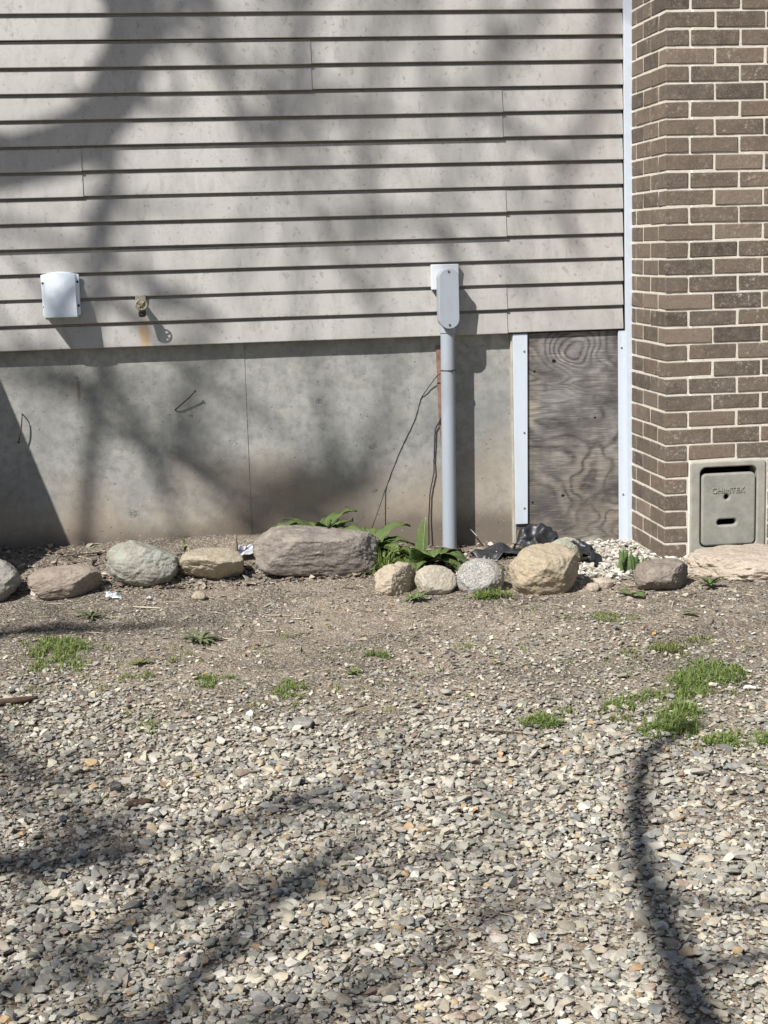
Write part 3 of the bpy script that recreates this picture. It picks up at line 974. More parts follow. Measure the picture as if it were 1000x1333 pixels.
# reddish strip behind the conduit
bm = bmesh.new()
pts = [(0.256, 0.835), (0.286, 0.835), (0.287, 0.34), (0.278, 0.22), (0.272, 0.36), (0.262, 0.52), (0.258, 0.66)]
f = bm.faces.new([bm.verts.new((x, 0.0385, z)) for x, z in pts])
e = bmesh.ops.extrude_face_region(bm, geom=[f])
for v in e['geom']:
    if isinstance(v, bmesh.types.BMVert):
        v.co.y += 0.010
tag(from_bm('flat_strap', bm, M_REDSTRIP), 'red brown flat strap on the concrete just behind the conduit', 'strap')

# cables
cab = tube('cable', [(0.300, -0.075, 0.735), (0.268, -0.05, 0.727), (0.250, 0.02, 0.702), (0.205, 0.036, 0.640), (0.186, 0.0435, 0.608), (0.160, 0.0435, 0.526), (0.112, 0.0435, 0.43), (0.087, 0.0435, 0.38), (0.045, 0.043, 0.282), (0.020, 0.040, 0.22), (-0.044, -0.02, 0.085), (-0.09, -0.10, 0.03)], [0.0019] * 12, M_BLACK, seg=8, sub=6, jitter=0.0005)
tag(cab, 'thin black cable slanting away from the conduit to the slab rock', 'cable')
cab = tube('cable', [(0.285, 0.012, 0.56), (0.270, 0.030, 0.525), (0.246, 0.036, 0.48), (0.243, 0.036, 0.455), (0.236, 0.036, 0.34), (0.234, 0.033, 0.29), (0.217, 0.034, 0.207), (0.208, 0.032, 0.10), (0.202, 0.02, -0.06)], [0.0026] * 9, M_BLACK, seg=8, sub=6, jitter=0.0005)
tag(cab, 'black cable hanging straight down close beside the conduit', 'cable')
bm = bmesh.new()
bm_torus(bm, (0.2925, -0.04, 0.735), (0.0, 0.02, 1), 0.0312, 0.0022, 30, 6)
tie = tag(from_bm('cable_tie', bm, M_BLACK, sm=60), 'black wire tie looped round the conduit', 'cable tie')

# nails in the concrete
def nail(pts, r, label, mat=M_DARKMETAL):
    V, F = sweep(pts, [r] * len(pts), 8, 4)
    root = empty('nail', pts[0], label, 'nail', 'nails left in the concrete')
    child(add('shank', mesh_np('shank', V, F, True), mat), root)
    bm = bmesh.new()
    d = (Vector(pts[-1]) - Vector(pts[-2])).normalized()
    bm_cyl(bm, Vector(pts[-1]) - d * 0.002, Vector(pts[-1]) + d * 0.0015, r * 2.3, r * 2.3, 12)
    child(from_bm('head', bm, mat, sm=40), root)
    return root
nail([(-0.857, 0.055, 0.606), (-0.852, 0.034, 0.611), (-0.80, 0.018, 0.655), (-0.770, 0.010, 0.684)], 0.0026, 'long bent nail pointing up in the middle of the bare concrete')
nail([(-1.486, 0.055, 0.612), (-1.484, 0.02, 0.612), (-1.490, 0.012, 0.56), (-1.505, 0.016, 0.500)], 0.0026, 'drooping bent nail at the edge of the slanting shadow')
nail([(0.380, 0.055, 0.040), (0.388, 0.02, 0.036), (0.408, -0.02, 0.012)], 0.003, 'short bright nail low down in the shadow of the conduit', M_STEEL)

# ------------------------------------------------------------------ rocks
def ico(sub):
    bm = bmesh.new()
    bmesh.ops.create_icosphere(bm, subdivisions=sub, radius=1.0)
    V = np.array([v.co[:] for v in bm.verts])
    F = np.array([[v.index for v in f.verts] for f in bm.faces])
    bm.free()
    return V, F
ICO6, ICO5, ICO3 = ico(6), ico(5), ico(3)

def rock_mesh(size, seed, p=2.6, amp=0.10, cuts=7, cutoff=(0.72, 0.95), rough=0.012, res=ICO6, flat_top=None, shear=(0, 0), extra=()):
    V, F = res
    D = V / np.linalg.norm(V, axis=1)[:, None]
    rg = np.random.default_rng(seed)
    r = (np.abs(D) ** p).sum(1) ** (-1.0 / p)
    Q = D * r[:, None]
    Q = Q * (1 + amp * fbm(D[:, 0] * 1.7 + seed, D[:, 1] * 1.7, D[:, 2] * 1.7, 3, seed))[:, None]
    ns = []
    for _ in range(cuts):
        nrm = rg.normal(size=3)
        nrm /= np.linalg.norm(nrm)
        ns.append((nrm, rg.uniform(*cutoff)))
    for e_ in extra:
        nrm = np.array(e_[:3], float)
        ns.append((nrm / np.linalg.norm(nrm), e_[3]))
    if flat_top:
        ns.append((np.array([0.05, -0.05, 1.0]), flat_top))
    for nrm, off in ns:
        d = Q @ nrm - off
        d = np.where(d > 0, d, 0)
        Q = Q - nrm[None, :] * (d * 0.76)[:, None]
    Q = Q + D * (rough * 5 * fbm(Q[:, 0] * 5 + seed, Q[:, 1] * 5, Q[:, 2] * 5, 4, seed + 3))[:, None]
    Q = Q + D * (rough * 2.2 * fbm(Q[:, 0] * 17, Q[:, 1] * 17, Q[:, 2] * 17, 3, seed + 9))[:, None]
    Q[:, 0] += shear[0] * Q[:, 2]
    Q[:, 1] += shear[1] * Q[:, 2]
    lo, hi = Q.min(0), Q.max(0)
    Q = (Q - (lo + hi) / 2) / (hi - lo) * np.array(size)
    return mesh_np('rock', Q, F, True)

def rock(x, y, w, d, h, seed, mat, label, rz=0.0, tilt=(0, 0), sink=0.25, cat='rock', group='rocks set in a row along the wall', name='rock', **k):
    me = rock_mesh((w, d, h), seed, **k)
    o = add(name, me, mat, None, (x, y, gz(x, y) + h / 2 - h * (sink + (0.05 if w > 0.1 else 0))), (tilt[0], tilt[1], rz))
    return tag(o, label, cat, group)

RM = {}
RM['grey'] = rockmat('grey_rock', (0.20, 0.19, 0.175), (0.32, 0.305, 0.28), (0.26, 0.235, 0.20))
RM['brown'] = rockmat('brown_rock', (0.225, 0.18, 0.145), (0.35, 0.29, 0.24), (0.28, 0.25, 0.21), nscale=9)
RM['lichen'] = rockmat('lichen_rock', (0.20, 0.19, 0.16), (0.31, 0.30, 0.25), (0.25, 0.215, 0.17), lichen=(0.335, 0.345, 0.30), nscale=6, speck=(0.42, 0.43, 0.38), speck_amt=0.35)
RM['tan'] = rockmat('tan_rock', (0.315, 0.265, 0.19), (0.43, 0.375, 0.285), (0.365, 0.325, 0.25), nscale=5)
RM['slab'] = rockmat('brown_grey_slab', (0.18, 0.155, 0.135), (0.295, 0.258, 0.228), (0.24, 0.21, 0.188), nscale=6, bump=0.9)
RM['pink'] = rockmat('pinkish_rock', (0.365, 0.30, 0.23), (0.49, 0.415, 0.325), (0.40, 0.32, 0.25), nscale=8, bump=0.9)
RM['beige'] = rockmat('beige_rock', (0.36, 0.32, 0.25), (0.47, 0.425, 0.345), None, nscale=8, bump=0.5)
RM['granite'] = rockmat('speckled_granite', (0.20, 0.19, 0.175), (0.31, 0.30, 0.275), None, nscale=12, speck=(0.60, 0.58, 0.54), speck_amt=0.55)
RM['boulder'] = rockmat('sandy_boulder', (0.34, 0.275, 0.19), (0.47, 0.395, 0.285), (0.26, 0.215, 0.165), nscale=5, bump=0.7)
RM['mossy'] = rockmat('pale_green_rock', (0.29, 0.285, 0.215), (0.40, 0.40, 0.315), (0.36, 0.36, 0.22), nscale=10)
RM['dkbrown'] = rockmat('dark_brown_rock', (0.165, 0.135, 0.112), (0.27, 0.23, 0.195), (0.20, 0.18, 0.165), nscale=6, bump=0.7)
RM['sand'] = rockmat('sandstone_slab', (0.40, 0.335, 0.265), (0.54, 0.465, 0.375), (0.44, 0.355, 0.28), nscale=6, bump=1.0)

rock(-1.605, -0.52, 0.27, 0.22, 0.185, 11, RM['grey'], 'smooth grey rock at the shaded end of the rock row', sink=0.12, p=2.2, cuts=4)
rock(-1.306, -0.54, 0.285, 0.17, 0.130, 12, RM['brown'], 'flat brown rock next to the smooth grey rock, under the slanting shadow', rz=0.1, sink=0.10, p=2.6, cuts=6, tilt=(0, -0.05))
rock(-1.012, -0.44, 0.285, 0.24, 0.185, 13, RM['lichen'], 'rounded greenish grey rock with pale lichen on top', sink=0.10, p=2.25, cuts=5, rz=-0.1, shear=(-0.12, 0.0))
rock(-0.738, -0.46, 0.255, 0.20, 0.125, 14, RM['tan'], 'low tan rock with flat top and undercut front, by the wooden stake', sink=0.02, p=2.5, cuts=5, rz=0.12, flat_top=0.72, extra=((-0.5, -0.7, -0.55, 0.45), (0.2, -0.8, -0.6, 0.62)))
rock(-0.325, -0.42, 0.515, 0.28, 0.195, 15, RM['slab'], 'long grey brown slab rock, largest of the row, with sloping flat top', sink=0.08, p=4.2, cuts=4, amp=0.06, tilt=(-0.08, 0.05), rz=-0.04, cutoff=(0.85, 1.1), extra=((0.02, -0.30, 1, 0.72), (0.05, -1, -0.25, 0.80), (0.9, -0.5, 0.2, 0.92), (-0.8, -0.1, 0.6, 0.95)))
rock(-0.048, -0.735, 0.168, 0.15, 0.135, 16, RM['pink'], 'peach coloured rock with broken shaded side, just beyond the slab', sink=0.10, p=2.6, cuts=6, rough=0.02, extra=((0.75, -0.6, -0.05, 0.42), (-0.75, -0.3, 0.5, 0.72)))
rock(0.102, -0.755, 0.160, 0.11, 0.120, 17, RM['beige'], 'beige disc shaped rock leaning beside the peach coloured rock', sink=0.12, p=2.3, cuts=2, amp=0.05, rz=0.1, tilt=(-0.35, 0.22), extra=((0.1, -1, 0.25, 0.6),))
rock(0.274, -0.77, 0.185, 0.18, 0.155, 18, RM['granite'], 'round speckled grey granite rock between beige disc and tan boulder', sink=0.14, p=2.1, cuts=2, amp=0.05)
rock(0.522, -0.825, 0.280, 0.25, 0.200, 19, RM['boulder'], 'big rounded tan boulder beside crumpled black plastic', sink=0.08, p=2.6, cuts=5, rz=0.1, extra=((0.8, -0.6, -0.15, 0.70), (0.05, -0.3, 1, 0.82), (-0.2, -0.9, -0.4, 0.78)))
rock(0.695, -0.41, 0.150, 0.14, 0.125, 20, RM['mossy'], 'pale green grey rock behind the tan boulder', sink=0.06, p=2.6, cuts=6, rz=0.4)
rock(0.957, -0.885, 0.215, 0.18, 0.128, 21, RM['dkbrown'], 'dark brown rounded rock in front of the green shoots', sink=0.12, p=2.5, cuts=4, rz=-0.15, extra=((0.85, -0.5, -0.1, 0.66), (0, -0.2, 1, 0.85)))
rock(1.43, -0.72, 0.62, 0.40, 0.160, 22, RM['sand'], 'wide sandy pink slab rock below the chimney cleanout door', sink=0.36, p=3.2, cuts=4, rz=-0.05, tilt=(-0.10, 0.04), cutoff=(0.85, 1.1), rough=0.016, extra=((0, -0.45, 1, 0.66), (-0.8, -0.55, 0.1, 0.80), (-0.5, -0.2, 0.8, 0.9)))
rock(-0.800, -0.665, 0.055, 0.045, 0.042, 23, RM['tan'], 'small round tan pebble in front of the low tan rock', sink=0.15, res=ICO5, p=2.1, cuts=3, group='loose stones')
rock(0.745, -0.83, 0.075, 0.055, 0.042, 24, RM['sand'], 'small flat tan stone lying beyond the big tan boulder', sink=0.15, res=ICO5, p=3, cuts=6, group='loose stones')
rock(0.690, -0.88, 0.052, 0.045, 0.038, 25, RM['pink'], 'small blocky orange tan stone touching the big tan boulder', sink=0.15, res=ICO5, p=3, cuts=5, group='loose stones')
rock(-0.520, -2.145, 0.060, 0.05, 0.024, 26, RM['grey'], 'largest flat grey stone lying among the gravel', sink=-0.1, res=ICO5, p=3, cuts=7, tilt=(0.25, 0.1), group='loose stones')
rock(-1.045, -2.50, 0.034, 0.03, 0.028, 27, rockmat('dark_stone', (0.05, 0.05, 0.05), (0.10, 0.10, 0.10)), 'small dark charcoal stone on gravel near the bark piece', sink=0.0, res=ICO5, p=2.6, cuts=7, group='loose stones')
rock(-1.065, -2.26, 0.05, 0.035, 0.022, 28, RM['dkbrown'], 'dark brown clod among pale gravel', sink=0.0, res=ICO5, p=2.4, cuts=5, rough=0.03, group='loose stones', cat='clod', name='soil_clod')
rock(-1.18, -2.50, 0.045, 0.03, 0.02, 29, RM['dkbrown'], 'brown clod on the gravel left of the charcoal stone', sink=0.0, res=ICO5, p=2.4, cuts=5, rough=0.03, group='loose stones', cat='clod', name='soil_clod')
rock(-0.985, -2.62, 0.078, 0.03, 0.022, 30, M_BARK, 'reddish brown piece of bark lying on the gravel', sink=0.0, res=ICO5, p=2.2, cuts=5, rz=0.35, rough=0.03, cat='bark', name='bark_piece', group='loose stones')

# ------------------------------------------------------------------ gravel
def hull_template(seed, npts, flat):
    rg = np.random.default_rng(seed)
    pts = rg.normal(size=(npts, 3))
    pts /= np.linalg.norm(pts, axis=1)[:, None]
    pts *= rg.uniform(0.8, 1.0, (npts, 1))
    pts *= np.array([1.0, rg.uniform(0.6, 0.9), flat * rg.uniform(0.75, 1.2)])
    bm = bmesh.new()
    for p_ in pts:
        bm.verts.new(p_)
    r_ = bmesh.ops.convex_hull(bm, input=bm.verts[:])
    for v in [v for v in bm.verts if not v.link_faces]:
        bm.verts.remove(v)
    bmesh.ops.recalc_face_normals(bm, faces=bm.faces)
    bmesh.ops.triangulate(bm, faces=bm.faces)
    bm.verts.index_update()
    V = np.array([v.co[:] for v in bm.verts])
    F = np.array([[v.index for v in f.verts] for f in bm.faces])
    bm.free()
    V[:, :2] /= np.abs(V[:, :2]).max()
    return V, F

PALETTE = np.array([(0.30, 0.285, 0.26), (0.36, 0.335, 0.295), (0.225, 0.22, 0.215), (0.155, 0.157, 0.165), (0.41, 0.365, 0.285), (0.45, 0.43, 0.395), (0.26, 0.265, 0.235), (0.33, 0.285, 0.225), (0.37, 0.25, 0.13), (0.27, 0.195, 0.16), (0.52, 0.50, 0.47), (0.21, 0.225, 0.245)])
PALETTE = (PALETTE * 0.8 + PALETTE.mean(1, keepdims=True) * 0.2) * np.array([1.19, 1.155, 1.05])
PROB = np.array([0.17, 0.17, 0.12, 0.055, 0.13, 0.09, 0.08, 0.09, 0.013, 0.022, 0.03, 0.03])
PROB = PROB / PROB.sum()

def stones(name, xs, ys, size, zoff, templates, tilt, palette=PALETTE, prob=PROB, mat=None, seed=1, dark=1.0):
    rg = np.random.default_rng(seed)
    n = len(xs)
    zs = ground_z(xs, ys) + zoff
    Vs, Fs, Cs, off = [], [], [], 0
    which = rg.integers(0, len(templates), n)
    yaw = rg.uniform(0, 2 * np.pi, n)
    ta = rg.uniform(0, 2 * np.pi, n)
    tt = np.abs(rg.normal(0, tilt, n))
    col = palette[rg.choice(len(palette), n, p=prob)] * rg.uniform(0.62, 1.25, (n, 1)) * (1 + rg.normal(0, 0.013, (n, 3))) * dark
    for t, (V, F) in enumerate(templates):
        idx = np.where(which == t)[0]
        if len(idx) == 0:
            continue
        c, s = np.cos(yaw[idx]), np.sin(yaw[idx])
        Q = V[None] * size[idx][:, None, None] * rg.uniform(0.85, 1.15, (len(idx), 1, 3))
        Q = np.stack([c[:, None] * Q[..., 0] - s[:, None] * Q[..., 1], s[:, None] * Q[..., 0] + c[:, None] * Q[..., 1], Q[..., 2]], -1)
        ax = np.stack([np.cos(ta[idx]), np.sin(ta[idx]), np.zeros(len(idx))], -1)[:, None, :]
        ct, st = np.cos(tt[idx])[:, None, None], np.sin(tt[idx])[:, None, None]
        Q = Q * ct + np.cross(np.broadcast_to(ax, Q.shape), Q) * st + ax * (ax * Q).sum(-1, keepdims=True) * (1 - ct)
        Q = Q + np.stack([xs[idx], ys[idx], zs[idx]], -1)[:, None, :]
        k = len(V)
        Vs.append(Q.reshape(-1, 3))
        Fs.append((F[None] + (np.arange(len(idx)) * k)[:, None, None] + off).reshape(-1, 3))
        Cs.append(np.repeat(col[idx], k, axis=0))
        off += len(idx) * k
    me = mesh_np(name, np.vstack(Vs), np.vstack(Fs))
    at = me.attributes.new('stone_color', 'FLOAT_COLOR', 'POINT')
    C4 = np.ones((off, 4), np.float32)
    C4[:, :3] = np.clip(np.vstack(Cs), 0.01, 0.8)
    at.data.foreach_set('color', C4.ravel())
    return add(name, me, mat or M_STONE)

TL = [hull_template(i, 15, 0.52) for i in range(14)]
TM = [hull_template(40 + i, 11, 0.55) for i in range(12)]
TG = [hull_template(80 + i, 7, 0.65) for i in range(8)]

def in_view(x, y):
    """roughly the part of the yard around the spot being built in full density"""
    left = -1.62 + 0.12 * (-y)
    right = 1.75 - 0.43 * (-y)
    return (x > left - 0.25) & (x < right + 0.25) & (y > -4.15)

def scatter(n, seed, dens, x0=-3.2, x1=2.9, y0=-5.4, y1=-0.02):
    rg = np.random.default_rng(seed)
    xs = rg.uniform(x0, x1, n)
    ys = rg.uniform(y0, y1, n)
    keep = rg.uniform(size=n) < dens(xs, ys)
    return xs[keep], ys[keep]

def cover(x, y):
    """how much of the ground the crushed stone hides"""
    e = -y + 0.6 * fbm(x * 1.6, y * 1.6, 0, 3, 44) - 0.04 * x
    a = smooth(1.35, 3.0, e)
    thin = smooth(0.18, 0.5, fbm(x * 1.7 + 3, y * 1.7, 0, 3, 55)) * 0.55
    return a * (1 - thin)

AREA = 6.1 * 5.38
def d_large(x, y):
    d = cover(x, y) ** 1.3
    return np.where(in_view(x, y), d, d * 0.35) * (y < -0.95)
def d_med(x, y):
    d = 0.07 + 0.93 * np.sqrt(cover(x, y))
    return np.where(in_view(x, y), d, d * 0.22) * (y < -0.80)
def d_grit(x, y):
    d = 0.30 + 0.7 * smooth(0.9, 1.7, -y)
    return np.where(in_view(x, y), d, 0.05) * np.where(y > -0.45, 0.45, 1.0)

gxs, gys, gs, gzo = [], [], [], []
xs, ys = scatter(int(AREA * 3500), 301, d_large)
sz = np.clip(np.exp(RNG.normal(math.log(0.0094), 0.36, len(xs))), 0.005, 0.020)
g1 = stones('gravel', xs, ys, sz, sz * 0.25 + RNG.uniform(0, 0.007, len(xs)), TL, 0.30, seed=401)
tag(g1, 'loose grey and tan crushed stone spread over the yard', 'gravel', kind='stuff')
xs, ys = scatter(int(AREA * 420), 311, lambda x, y: d_large(x, y) * (0.25 + 0.75 * smooth(-1.9, -2.9, y)))
sz = np.clip(np.exp(RNG.normal(math.log(0.0152), 0.22, len(xs))), 0.011, 0.025)
g0 = stones('coarse_gravel', xs, ys, sz, sz * 0.3 + RNG.uniform(0.002, 0.009, len(xs)), TL, 0.30, seed=411)
tag(g0, 'larger flat stones lying on top of the crushed stone', 'gravel', kind='stuff')
xs, ys = scatter(int(AREA * 5200), 302, d_med)
sz = np.clip(np.exp(RNG.normal(math.log(0.0066), 0.28, len(xs))), 0.0035, 0.011)
g2 = stones('small_gravel', xs, ys, sz, sz * 0.25 + RNG.uniform(0, 0.006, len(xs)), TM, 0.35, seed=402)
tag(g2, 'small stone chips filling in between the larger gravel', 'gravel', kind='stuff')
xs, ys = scatter(int(AREA * 9000), 303, d_grit)
sz = np.clip(np.exp(RNG.normal(math.log(0.0030), 0.35, len(xs))), 0.0015, 0.0065)
GRITC = np.array([(0.31, 0.25, 0.18), (0.22, 0.172, 0.125), (0.40, 0.345, 0.265), (0.14, 0.11, 0.083), (0.40, 0.38, 0.34), (0.24, 0.235, 0.225)])
g3 = stones('grit', xs, ys, sz, sz * 0.2, TG, 0.5, GRITC, np.array([0.27, 0.22, 0.17, 0.12, 0.12, 0.10]), seed=403)
tag(g3, 'fine grit and crumbs strewn over the dusty soil', 'grit', kind='stuff')
# clods and dry bits on the bare soil
EARTH = np.array([(0.30, 0.245, 0.185), (0.36, 0.305, 0.235), (0.17, 0.135, 0.105), (0.11, 0.085, 0.065), (0.42, 0.375, 0.31)])
def d_earth(x, y):
    return (0.25 + 0.75 * smooth(-0.15, 0.35, fbm(x * 3, y * 3, 0, 3, 91))) * smooth(-2.4, -1.3, y) * np.where(in_view(x, y), 1, 0.25)
xs, ys = scatter(26000, 306, d_earth, -2.4, 2.0, -2.4, -0.45)
sz = np.clip(np.exp(RNG.normal(math.log(0.0048), 0.5, len(xs))), 0.002, 0.017)
o = stones('soil_crumbs', xs, ys, sz, sz * 0.1, TM, 0.5, EARTH, np.array([0.32, 0.24, 0.2, 0.1, 0.14]), seed=406)
tag(o, 'crumbs and small clods of dry soil in front of the rocks', 'soil', kind='stuff')
def stick_template(seed):
    V, F = sweep([(-1, 0, 0), (-0.3, 0.05 * (seed % 3 - 1), 0.01), (0.4, 0.04, 0), (1, 0, 0)], [0.045, 0.06, 0.055, 0.03], 4, 1)
    T = np.concatenate([F[:, [0, 1, 2]], F[:, [0, 2, 3]]])
    return V, T
DRY = np.array([(0.40, 0.33, 0.23), (0.20, 0.15, 0.105), (0.10, 0.075, 0.055), (0.5, 0.44, 0.34)])
xs, ys = scatter(2600, 307, lambda x, y: 0.25 + 0.75 * smooth(-1.9, -1.2, y), -2.2, 1.9, -3.9, -0.05)
sz = np.clip(np.exp(RNG.normal(math.log(0.018), 0.5, len(xs))), 0.006, 0.05)
o = stones('dry_stalks', xs, ys, sz, np.full(len(xs), 0.006), [stick_template(i) for i in range(5)], 0.12, DRY, np.array([0.4, 0.3, 0.15, 0.15]), seed=407)
tag(o, 'bits of dry stalk and twig strewn over soil and gravel', 'stalks', kind='stuff')
# pale mortar chips in the corner by the chimney
PALE = np.array([(0.56, 0.52, 0.45), (0.46, 0.42, 0.36), (0.62, 0.59, 0.53), (0.28, 0.25, 0.21), (0.13, 0.12, 0.11)])
def d_pale(x, y):
    return smooth(0.62, 0.78, x + 0.12 * fbm(x * 6, y * 6, 0, 2, 5)) * smooth(-0.82, -0.55, y + 0.08 * fbm(x * 7, y * 7, 0, 2, 6)) * np.where((x > CX) & (y > CY), 0, 1) * (x < 1.35)
xs, ys = scatter(9000, 304, d_pale, 0.55, 1.4, -0.85, -0.02)
sz = np.clip(np.exp(RNG.normal(math.log(0.0072), 0.45, len(xs))), 0.003, 0.02)
g4 = stones('mortar_rubble', xs, ys, sz, sz * 0.2 + RNG.uniform(0, 0.012, len(xs)), TM, 0.4, PALE, np.array([0.36, 0.26, 0.22, 0.1, 0.06]), seed=404)
tag(g4, 'pale crumbled mortar chips piled in the corner by the chimney', 'rubble', kind='stuff')
# mulch and stone bits between the rocks and the wall
MUL = np.array([(0.14, 0.10, 0.075), (0.24, 0.18, 0.13), (0.36, 0.31, 0.24), (0.44, 0.41, 0.36), (0.09, 0.07, 0.055)])
def d_mul(x, y):
    return np.where(x < 0.7, 1.0, 0.12) * (0.35 + 0.65 * smooth(-0.2, 0.3, fbm(x * 4, y * 4, 0, 2, 61)))
xs, ys = scatter(7000, 305, d_mul, -2.2, 1.08, -0.55, 0.03)
sz = np.clip(np.exp(RNG.normal(math.log(0.0075), 0.5, len(xs))), 0.003, 0.024)
g5 = stones('mulch', xs, ys, sz, sz * 0.15 + RNG.uniform(0, 0.010, len(xs)), [hull_template(120 + i, 9, 0.3) for i in range(8)], 0.45, MUL, np.array([0.26, 0.26, 0.2, 0.12, 0.16]), seed=405)
tag(g5, 'brown mulch and stone bits behind the row of rocks', 'mulch', kind='stuff')

# ------------------------------------------------------------------ grass and weeds
def blades(cx, cy, rx, ry, n, h, seed, lean=0.6, wid=0.0019):
    rg = np.random.default_rng(seed)
    r = np.sqrt(rg.uniform(size=n)) * np.where(rg.uniform(size=n) < 0.7, 0.8, 1.35)
    a = rg.uniform(0, 2 * np.pi, n)
    bx, by = cx + rx * r * np.cos(a), cy + ry * r * np.sin(a)
    clump = fbm(bx * 28, by * 28, 0, 2, seed)
    kp = clump > -0.20 + 0.35 * (r > 0.75)
    bx, by = bx[kp], by[kp]
    n = len(bx)
    if n == 0:
        return np.zeros((0, 3)), np.zeros((0, 3), int)
    hh = 0.85 * h * rg.uniform(0.35, 1.15, n) * (1.1 - 0.5 * r[kp])
    az = rg.uniform(0, 2 * np.pi, n)
    ln = np.abs(rg.normal(0, lean, n)) + 0.1
    wd = wid * rg.uniform(0.6, 1.3, n)
    bz = ground_z(bx, by) + 0.004
    V = []
    for t, wt in ((0, 1.0), (0.35, 0.95), (0.7, 0.65), (1.0, 0.0)):
        out = hh * ln * t * t * 1.1
        up = hh * (t - 0.28 * ln * t * t)
        px, py, pz = bx + np.cos(az) * out, by + np.sin(az) * out, bz + np.maximum(up, 0.002 * t)
        sx, sy = -np.sin(az) * wd * wt, np.cos(az) * wd * wt
        V.append(np.stack([px - sx, py - sy, pz], -1))
        if wt > 0:
            V.append(np.stack([px + sx, py + sy, pz], -1))
    V = np.stack(V, 1)
    f = np.array([(0, 1, 3), (0, 3, 2), (2, 3, 5), (2, 5, 4), (4, 5, 6)])
    F = (f[None] + (np.arange(n) * 7)[:, None, None]).reshape(-1, 3)
    return V.reshape(-1, 3), F

SPARSE = []
def tuft(spots, label, mat=None, cat='grass', seed=0, name='grass_tuft', lean=0.6, wid=0.0019):
    Vs, Fs, off = [], [], 0
    near = [q for q in spots if math.hypot((q[0] - spots[0][0]) / (q[2] + spots[0][2]), (q[1] - spots[0][1]) / (q[3] + spots[0][3])) < 0.95]
    SPARSE.extend(q for q in spots if q not in near)
    for i, (x, y, rx, ry, n, h) in enumerate(near):
        V, F = blades(x, y, rx * 1.3, ry * 1.25, int(n * 2.8), h, seed + i * 7, lean * 1.8, wid)
        Vs.append(V); Fs.append(F + off); off += len(V)
    V = np.vstack(Vs)
    org = np.array([spots[0][0], spots[0][1], gz(spots[0][0], spots[0][1])])
    o = add(name, mesh_np(name, V - org, np.vstack(Fs)), mat or M_GRASS, None, tuple(org))
    return tag(o, label, cat, 'grass tufts growing through the gravel')

tuft([(-1.285, -1.22, 0.10, 0.14, 460, 0.036), (-1.27, -1.38, 0.11, 0.08, 150, 0.026), (-1.335, -1.10, 0.03, 0.05, 60, 0.03)], 'dense dark green grass tuft in half shade in front of the flat brown rock', seed=11)
tuft([(-0.765, -1.66, 0.075, 0.06, 170, 0.024)], 'low green grass tuft in the gravel in front of the flat rosette weed', seed=12)
tuft([(-0.535, -1.80, 0.055, 0.10, 150, 0.028), (-0.53, -1.95, 0.03, 0.05, 50, 0.022)], 'loose upright grass tuft in gravel just behind the largest flat grey stone', seed=13)
tuft([(-0.225, -1.50, 0.034, 0.04, 190, 0.034)], 'small round grass tuft in front of the long slab rock', seed=14)
tuft([(-1.015, -1.58, 0.055, 0.05, 90, 0.026), (-1.10, -1.66, 0.04, 0.05, 60, 0.026)], 'sparse yellow green grass tuft near the straw on the gravel', M_GRASSY, seed=15)
tuft([(0.165, -2.24, 0.050, 0.045, 220, 0.040), (0.255, -2.17, 0.05, 0.04, 90, 0.03), (0.24, -2.36, 0.03, 0.03, 60, 0.026)], 'bright green grass tuft standing alone in mid gravel', seed=16)
tuft([(0.64, -1.23, 0.05, 0.06, 110, 0.022)], 'small grass tuft on bare soil in front of the boulder', M_GRASSY, seed=17)
tuft([(0.74, -1.64, 0.06, 0.05, 330, 0.030), (0.60, -1.68, 0.05, 0.05, 120, 0.026), (0.88, -1.57, 0.06, 0.05, 160, 0.026)], 'yellowish grass strip on soil in front of the dark brown rock', M_GRASSY, seed=18)
tuft([(0.80, -1.90, 0.11, 0.11, 480, 0.040), (0.70, -1.98, 0.07, 0.07, 180, 0.04)], 'thick sunlit grass patch behind the curved branch shadow', seed=19)
tuft([(0.545, -2.33, 0.070, 0.09, 480, 0.050), (0.47, -2.38, 0.06, 0.05, 150, 0.034), (0.60, -2.22, 0.04, 0.05, 140, 0.05)], 'tall dark green grass clump where the curved branch shadow begins', seed=20)
tuft([(0.42, -2.16, 0.05, 0.05, 130, 0.036), (0.40, -2.26, 0.05, 0.04, 120, 0.032)], 'medium grass tuft between the lone bright tuft and the tall clump', seed=21)
tuft([(0.665, -2.48, 0.10, 0.055, 300, 0.032), (0.745, -2.50, 0.05, 0.04, 90, 0.026)], 'flat spreading grass patch nearest the camera', seed=22)
tuft([(0.55, -2.08, 0.10, 0.05, 130, 0.030), (0.65, -2.08, 0.09, 0.05, 170, 0.036)], 'thin strip of grass in shade behind the tall clump', seed=23)
tuft([(-0.96, -2.06, 0.05, 0.06, 60, 0.024)], 'thin dark grass tuft among pale gravel near the brown clod', seed=24)
tuft([(0.285, -0.905, 0.060, 0.03, 130, 0.055), (0.34, -0.86, 0.03, 0.03, 60, 0.05)], 'fine grass growing at the foot of the speckled granite rock', seed=25, wid=0.0018)
tuft([(-0.055, -0.44, 0.06, 0.09, 260, 0.14), (0.0, -0.48, 0.05, 0.06, 130, 0.09)], 'long bright grass clump between slab rock and broad leaf plant', seed=26, lean=0.7, wid=0.0026)
tuft([(0.56, -0.30, 0.02, 0.02, 10, 0.09), (0.695, -0.30, 0.015, 0.02, 6, 0.15)], 'few tall grass blades rising beside the crumpled black plastic', seed=27, lean=0.2, wid=0.0024)
tuft([(0.36, -0.62, 0.05, 0.05, 26, 0.09), (0.28, -0.60, 0.04, 0.05, 14, 0.08)], 'thin grass blades behind the speckled granite rock', M_GRASSY, seed=28, lean=0.5)
